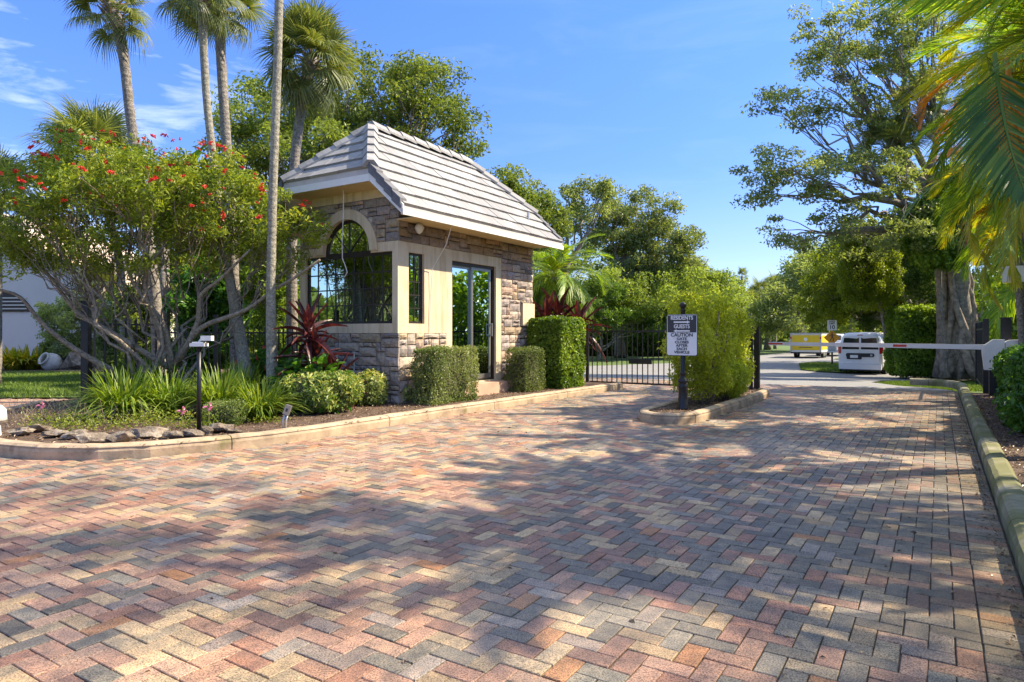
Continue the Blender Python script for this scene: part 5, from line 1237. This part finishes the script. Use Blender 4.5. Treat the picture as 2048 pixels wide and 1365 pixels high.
# trees outside the right of the frame that shade the drive
for k, (x, y, r0, hh, rr, n_, lab) in enumerate(((13.5, 4.0, .3, 7.5, 2.6, 50, 'shade tree right of the frame beside the drive'), (11.5, .2, .3, 7.0, 2.6, 60, 'shade tree right of and behind the camera'), (18.5, 10.0, .3, 8.0, 2.8, 40, 'shade tree right of the frame beyond the palms'), (8.2, -3.0, .3, 6.5, 2.6, 62, 'shade tree behind the camera on the right'), (10.4, 4.6, .35, 12.5, 3.8, 58, 'tallest shade tree right of the frame'))):
    T('shade_tree', lab, (x, y, 0), 3.2, r0, [(x, y, hh, rr, rr, 1.6), (x-2.2, y+.8, hh-.6, rr*.7, rr*.7, 1.2), (x+2, y-.7, hh-.6, rr*.7, rr*.7, 1.2)], n_, 90, .16, M['hedge'], M['bark'], 180+k, crad=.6, group='shade trees right of the frame')

# far wood all round, nobody could count it
def wood(name, pts, mat, seed, n=26000, h=7, ls=.8):
    rng = np.random.default_rng(seed); ml = MB(); cs_l = []
    for (x, y, r, hh) in pts:
        m_ = int(n/len(pts)); d = rng.normal(size=(m_, 3)); d /= np.linalg.norm(d, axis=1, keepdims=True); d[:, 2] = np.abs(d[:, 2])
        p = np.array((x, y, 0))+d*np.array((r, r, hh))*(.75+.3*rng.uniform(0, 1, (m_, 1))); p[:, 2] += -.5; cs_l.append(p)
    p = np.vstack(cs_l); leaves(ml, p, ls, rng, .7, .4, clump=rng.uniform(0, 1, len(p))); o = ml.build(name, M[mat]); tagset(o, 'distant wood behind the trees, in view and out of it', kind='stuff'); return o
rw = random.Random(2)
wood('far_wood', [(x, 118+rw.uniform(-8, 8)+abs(x)*.1, rw.uniform(7, 10), rw.uniform(6.5, 10)) for x in range(-90, 120, 7)], 'oak', 1, 60000, ls=.85)
wood('far_wood', [(X_at(px, 62), 62+rw.uniform(-2, 2), 4.8, rw.uniform(4.5, 7.0)) for px in range(-60, 1350, 75)], 'darkleaf', 2, 50000, ls=.46)
wood('far_wood', [(30+i*1.6, 31+i*3.2, 3.2, rw.uniform(3.4, 4.6)) for i in range(6)]+[(38+i*2.4, 52+i*4, 3.6, rw.uniform(5, 8)) for i in range(10)], 'darkleaf', 3, 30000, ls=.32)

wood('far_wood', [(21+rw.uniform(-1, 1), -8+i*3.4, 3.2, rw.uniform(4.5, 6.5)) for i in range(11)], 'hedge', 4, 30000, ls=.34)  # out of view, added so the door glass reflects foliage
wood('far_wood', [(-38+rw.uniform(-2, 2), -14+i*4.5, 4, rw.uniform(4.5, 7.5)) for i in range(9)], 'oak', 5, 22000, ls=.5)  # unseen strip on the left, put in for the front windows to mirror

# ------------------------------------------------------------------ hedges and planting
hedge('clipped_hedge', 'square pale clipped hedge left of the gatehouse door', P(9.25, -7.32, .1), RZ, (.68, .26, .50), 16000, .036, M['boxhedge'], 1, 12)
hedge('clipped_hedge', 'smaller square clipped hedge right of the gatehouse door', P(11.95, -7.32, .1), RZ, (.42, .28, .46), 9500, .036, M['boxhedge'], 2, 12)
hedge('tall_hedge', 'tall bright green clipped hedge between gatehouse and road gate', P(13.22, -7.28, .1), RZ, (.60, .46, .80), 17000, .06, M['hedge'], 3, 11, aspect=.7)
hedge('round_bush', 'low dark rounded bush against the stone wall', (X_at(725, 11.2), 11.2, .1), 0, (.42, .3, .26), 5000, .035, M['boxhedge'], 4, 3, cat='bush')
hedge('round_bush', 'small trimmed bush right of the thin black post', (X_at(450, 8.75), 8.75, .1), 0, (.24, .2, .16), 4500, .028, M['boxhedge'], 5, 3.5, cat='bush')
VB = [((618, 830), .42, .32, 'large yellow green variegated bush left of the stone wall'), ((672, 828), .34, .30, 'variegated bush nearest the kerb beside the stone wall'), ((562, 820), .30, .28, 'pale variegated bush beside the strap leaved clumps'), ((738, 812), .30, .24, 'low variegated bush in front of the stone corner'), ((790, 806), .28, .20, 'small sparse variegated bush next to the clipped hedge')]
for k, ((px, py), r, hh, lab) in enumerate(VB):
    Y = FPX*(EYE-.13)/(py-HOR)+.25
    hedge('variegated_bush', lab, (X_at(px, Y), Y, .1), 0, (r, r*.8, hh), 3600, .075, M['varieg'], 10+k, 2.6, 'variegated bushes along the kerb', 'bush', .06, .06, .42, True, 5, .04)
hedge('island_bush', 'tall yellow green bush behind the sign on the island', P(11.6, -3.50, .1), RZ, (.95, .48, .88), 17000, .055, M['yellowgreen'], 20, 2.8, None, 'bush', .11, .12, .5, False, 10, .22)
hedge('island_bush', 'narrower yellow green bush at the far end of the island', P(13.5, -3.50, .1), RZ, (.55, .34, .74), 11000, .055, M['yellowgreen'], 21, 3, None, 'bush', .10, .1, .5, False, 6, .3)
hedge('island_bush', 'low spreading yellow green bush at the foot of the taller island bushes', P(12.6, -3.3, .1), RZ, (.85, .3, .36), 9000, .055, M['yellowgreen'], 22, 2.6, None, 'bush', .08, .08, .5, False, 12, .02)
hedge('roadside_hedge', 'big boxy hedge between the white van and the fig trunk', (X_at(1843, 26.8), 26.8, -.32), -.15, (1.18, .9, 1.36), 20000, .12, M['hedge'], 23, 9, None, 'hedge', .1, .07, .6)
for k, (a, b, hx, hy, hz, lab) in enumerate(((14.3, 1.55, 1.0, .62, .50, 'leafy hedge beside the barrier housing'), (12.5, 1.42, 1.1, .62, .52, 'middle stretch of the right hedge'), (10.55, 1.36, 1.15, .66, .52, 'right hedge stretch nearest the camera'))):
    hedge('leafy_hedge', lab, P(a, b, .1), RZ, (hx, hy, hz), 9000, .085, M['glossy'], 30+k, 4, 'hedge along the right bed', 'hedge', .07, .07, .55)
hedge('dark_hedge', 'long dark hedge across the grass behind the road gate', (10.5, 57, -.5), 0, (5.5, 1.0, 1.1), 12000, .26, M['darkleaf'], 36, 6, None, 'hedge', .1, .05)

# strap leaved clumps
def strap_clump(name, label, loc, r, h, n, mat, seed, group=None, w=.011):
    rng = np.random.default_rng(seed); mb = MB()
    for i in range(n):
        a = rng.uniform(0, 2*PI); rr0 = r*.35*math.sqrt(rng.uniform()); x0, y0 = math.cos(a)*rr0, math.sin(a)*rr0; a += rng.normal()*.5
        ln = h*rng.uniform(.7, 1.35); out = rng.uniform(.3, 1.35)*r; P_ = []; dx, dy = math.cos(a), math.sin(a)
        for t, ww in ((0, .8), (.3, 1), (.6, .9), (.85, .6), (1, .08)):
            rad_ = out*t**1.4; z = ln*(t-.66*min(1.25, out/r)*t**2.2); P_ += [(x0+dx*rad_-dy*w*ww, y0+dy*rad_+dx*w*ww, z), (x0+dx*rad_+dy*w*ww, y0+dy*rad_-dx*w*ww, z)]
        mb.add(P_, [(2*k, 2*k+1, 2*k+3, 2*k+2) for k in range(4)], rnd=float(rng.uniform()))
    o = mb.build(name, mat); o.location = loc; tagset(o, label, 'plant', group); return o
SC_ = [((250, 838), .62, .75, 420, 'widest strap leaved clump left of the thin black post'), ((340, 832), .5, .7, 320, 'strap leaved clump just left of the thin black post'), ((440, 835), .5, .75, 340, 'strap leaved clump just right of the thin black post'), ((520, 840), .5, .62, 320, 'arching strap leaved clump beside the variegated bushes'), ((200, 815), .4, .45, 180, 'smaller strap leaved clump by the black fence post'), ((300, 812), .55, .8, 300, 'strap leaved clump under the shrub tree stems'), ((480, 815), .5, .75, 300, 'strap leaved clump under the palm trunks')]
for k, ((px, py), r, hh, n_, lab) in enumerate(SC_):
    n_ = int(n_*1.3); hh *= 1.1
    Y = FPX*(EYE-.13)/(py-HOR)+.15; strap_clump('strap_leaf_clump', lab, (X_at(px, Y), Y, .1), r, hh, n_, M['lily'], 50+k, 'strap leaved clumps in the left bed')
for k, (px, Y, lab) in enumerate(((30, 23.6, 'rusty green strap leaved clump before the white house, left one'), (62, 24, 'rusty green strap leaved clump right next to the urns'), (290, 17, 'strap leaved clump seen through the fence'))):
    strap_clump('strap_leaf_clump', lab, (X_at(px, Y), Y, .05), .8, .9, 260, M['yellowfrond'] if k < 2 else M['lily'], 70+k, None, .03)
# cordylines
cdm = [paddle_mesh('leaf', M['cordyline'], .10, .52, .05, 7, d) for d in (.15, .5, .9)]
cdg = paddle_mesh('leaf', M['glossy'], .12, .24, .075, 5, .5)
def leafy(name, label, loc, stems, n, meshes, sc, seed, cat='plant', lo=-10, hi=80, group=None):
    rg_ = random.Random(seed); r = thing(name, label, cat, loc, 0, group)
    for (dx, dy, h) in stems:
        MB().tube([(dx*.4, dy*.4, 0), (dx, dy, h)], [.018, .014], 6).build('stem', M['petiole'], r)
        for i in range(n):
            f = i/n; el = math.radians(lo+(hi-lo)*f); k = 0 if el > .8 else (1 if el > .2 else len(meshes)-1)
            link('leaf', meshes[min(k, len(meshes)-1)], r, (dx, dy, h-.28*(1-f)), (rg_.uniform(-.5, .5), -el, i*2.4+rg_.uniform(-.3, .3)), sc*rg_.uniform(.8, 1.15))
Yc = 10.5
leafy('cordyline', 'tall maroon cordyline in front of the gatehouse window', (X_at(618, Yc), Yc, .1), [(0, 0, 1.35), (.08, .05, .9)], 26, cdm, .84, 1)
leafy('cordyline', 'small pink maroon cordyline low against the stone wall', (X_at(672, 10.4), 10.4, .1), [(0, 0, .55)], 18, cdm, .75, 2)
leafy('cordyline', 'orange maroon cordyline above the tall hedge behind the gatehouse', (X_at(1118, 17), 17, 0), [(0, 0, 1.75), (.5, 0, 1.6), (-.35, 0, 1.65)], 20, cdm, 1.25, 3)
for k, (px, Y, h_, lab) in enumerate(((590, 10.3, .62, 'broad glossy leaved plant left of the maroon cordyline'), (640, 10.2, .66, 'broad glossy leaved plant beneath the maroon cordyline'), (520, 11.9, .7, 'glossy leaved ginger between the two pale palm trunks'), (570, 11.4, .75, 'glossy leaved ginger right of the pale straight trunk'))):
    leafy('broadleaf_plant', lab, (X_at(px, Y), Y, .1), [(0, 0, h_), (.16, .05, h_*.8), (-.16, .08, h_*.85), (.05, -.15, h_*.6), (-.08, .2, h_)], 12, [cdg], 1.0, 20+k, group='broad leaved plants by the gatehouse')
gf = MB(); rgf = np.random.default_rng(2); 
for k in range(30): gf.lathe([(0, -.03), (.02, -.02), (.025, 0), (.02, .05), (0, .09)], 0, 0, 6) if k == 0 else None
gme = gf.mesh('flower', M['red'])
gp2 = bpy.data.objects['broadleaf_plant.002']
for k in range(10): link('flower', gme, gp2, (rgf.uniform(-.5, .5), rgf.uniform(-.3, .2), rgf.uniform(.55, 1.05)), (0, 0, 0), 1.0)
# low weeds and pink flowers along the bed front
wd = MB(); rgw = np.random.default_rng(5)
for (px0, px1, py0, py1, n_, h_) in ((60, 240, 838, 862, 900, .16), (240, 430, 838, 858, 800, .18), (420, 560, 835, 850, 300, .1)):
    for i in range(n_//12):
        px = rgw.uniform(px0, px1); py = rgw.uniform(py0, py1); Y = FPX*(EYE-.13)/(py-HOR); c = np.array((X_at(px, Y), Y, .13)); hh = h_*rgw.uniform(.5, 1.3)
        p = c+rgw.normal(size=(18, 3))*np.array((.07, .07, 0))+np.array((0, 0, 1))*rgw.uniform(0, hh, (18, 1)); leaves(wd, p, .038, rgw, .5, .4, clump=np.full(18, rgw.uniform()))
o = wd.build('ground_cover', M['jatropha']); tagset(o, 'low weedy ground cover along the front of the left bed', kind='stuff')
tw = MB()
for i in range(170):
    px = rgw.uniform(10, 300); py = rgw.uniform(828, 856); Y = FPX*(EYE-.13)/(py-HOR); c = np.array((X_at(px, Y), Y, .12)); e = c+np.array((rgw.normal()*.1, rgw.normal()*.1, rgw.uniform(.12, .34)))
    tw.tube([c, (c+e)/2+rgw.normal(size=3)*.015, e], [.004, .003, .0015], 3, cap=False)
o = tw.build('dry_stalks', M['barkpale']); tagset(o, 'thin bare stalks standing in the left bed', kind='stuff')
pf = MB(); leaves(pf, rgw.normal(0, .018, (14, 3)), .035, rgw, .8); pme = pf.mesh('petals', M['pink'])
for k, (px, py, lab) in enumerate(((365, 823, 'pink flower just left of the thin black post'), (418, 815, 'pink flower just right of the thin black post'), (83, 812, 'pale pink flower among the bare stalks on the left'))):
    Y = 8.4 if k < 2 else 9.5; r = thing('pink_flower', lab, 'flower', (X_at(px, Y), Y, .12)); zz = Z_at(py, Y)-.12
    MB().tube([(0, 0, 0), (0, 0, zz)], .003, 4).build('stalk', M['petiole'], r); link('petals', pme, r, (0, 0, zz), (0, 0, 0), 1.2)
# mulch chips and fallen leaves
def scatter(name, label, pts, size, mat, seed, aspect=.45, z=.0):
    rng = np.random.default_rng(seed); ml = MB(); p = np.array(pts); leaves(ml, p, size, rng, aspect, 3.0, fold=.35); o = ml.build(name, mat); tagset(o, label, kind='stuff')
rs = random.Random(8); pts = []
while len(pts) < 9000:
    x, y = rs.uniform(-8.3, 2.5), rs.uniform(6.9, 15)
    if in_poly(x, y, bed_poly): pts.append((x, y, .128+rs.uniform(0, .015)))
scatter('mulch_chips', 'brown mulch chips covering the left bed', pts, .04, M['dryleaf'], 1)
pts = [tuple(P(rs.uniform(1.5, 16), .56+rs.uniform(0, 1.6), .12+rs.uniform(0, .012))) for _ in range(6000)]
scatter('mulch_chips', 'brown mulch chips covering the right bed', pts, .04, M['dryleaf'], 2)
pts = [tuple(P(rs.uniform(9.6, 15), rs.uniform(-3.85, -3.12), .122+rs.uniform(0, .012))) for _ in range(1500)]
scatter('mulch_chips', 'mulch chips covering the island', pts, .035, M['dryleaf'], 3)
pts = []
for _ in range(900):
    a = rs.uniform(1.5, 17); b = .34-abs(rs.gauss(0, .05)) if rs.random() < .75 else .34-abs(rs.gauss(0, .7)); pts.append(tuple(P(a, b, .006)))
scatter('fallen_leaves', 'small brown leaf litter along the right kerb', pts, .024, M['dryleaf'], 4)
pts = [(rs.uniform(-5, 4), rs.uniform(2, 12), .005) for _ in range(130)]; pts = [p for p in pts if not in_poly(p[0], p[1], bed_poly) and not in_poly(p[0], p[1], isl)]
scatter('fallen_leaves', 'scattered leaves lying on the brick paving', pts, .04, M['dryleaf'], 5)
# grass blades on the lawns
def grass(name, label, poly, n, h, seed, zf, off):
    rng = np.random.default_rng(seed); xs = [p[0] for p in poly]; ys = [p[1] for p in poly]; x0, x1, y0, y1 = min(xs), max(xs), min(ys), max(ys); mb = MB(); P_ = []
    while len(P_) < n:
        x, y = rng.uniform(x0, x1), rng.uniform(y0, y1)
        if in_poly(x, y, poly): P_.append((x, y, zf(x, y)+off))
    p = np.array(P_); a = rng.uniform(0, 2*PI, n); w = .006*h/.05; hh = h*rng.uniform(.6, 1.3, n); le = rng.normal(0, .4, (n, 2))*h
    v = np.stack([p+np.stack([np.cos(a)*w, np.sin(a)*w, 0*a], -1), p-np.stack([np.cos(a)*w, np.sin(a)*w, 0*a], -1), p+np.stack([le[:, 0], le[:, 1], hh], -1)], 1).reshape(-1, 3)
    mb.add(v, None, np.arange(n*3).reshape(-1, 3), rnd=rng.uniform(0, 1, n)); o = mb.build(name, M['grassblade']); tagset(o, label, kind='stuff')
grass('grass', 'mown grass of the left lawn', [(-17, 13.5), (-7.95, 13.6), (-7.5, 22), (-17, 22.6)], 45000, .07, 1, lambda x, y: 0, .02)
grass('grass', 'rough grass strip beside the right kerb end', [(11.0, 17), (10.85, 18.6), (11.8, 21.5), (13.4, 23.6), (17, 25.5), (20, 25), (15, 17)], 26000, .09, 2, ground_z, -.06)
grass('grass', 'grass on the islet under the road sign', [(15.4, 35.5), (14.4, 33.2), (14.6, 31.3), (15.3, 30.3), (20, 31.8), (21, 38), (18.8, 41), (16.8, 39)], 12000, .10, 3, ground_z, .05)
print('objects', len(bpy.data.objects), 'tris', sum(len(o.data.loop_triangles) or len(o.data.polygons) for o in bpy.data.objects if o.type == 'MESH'))
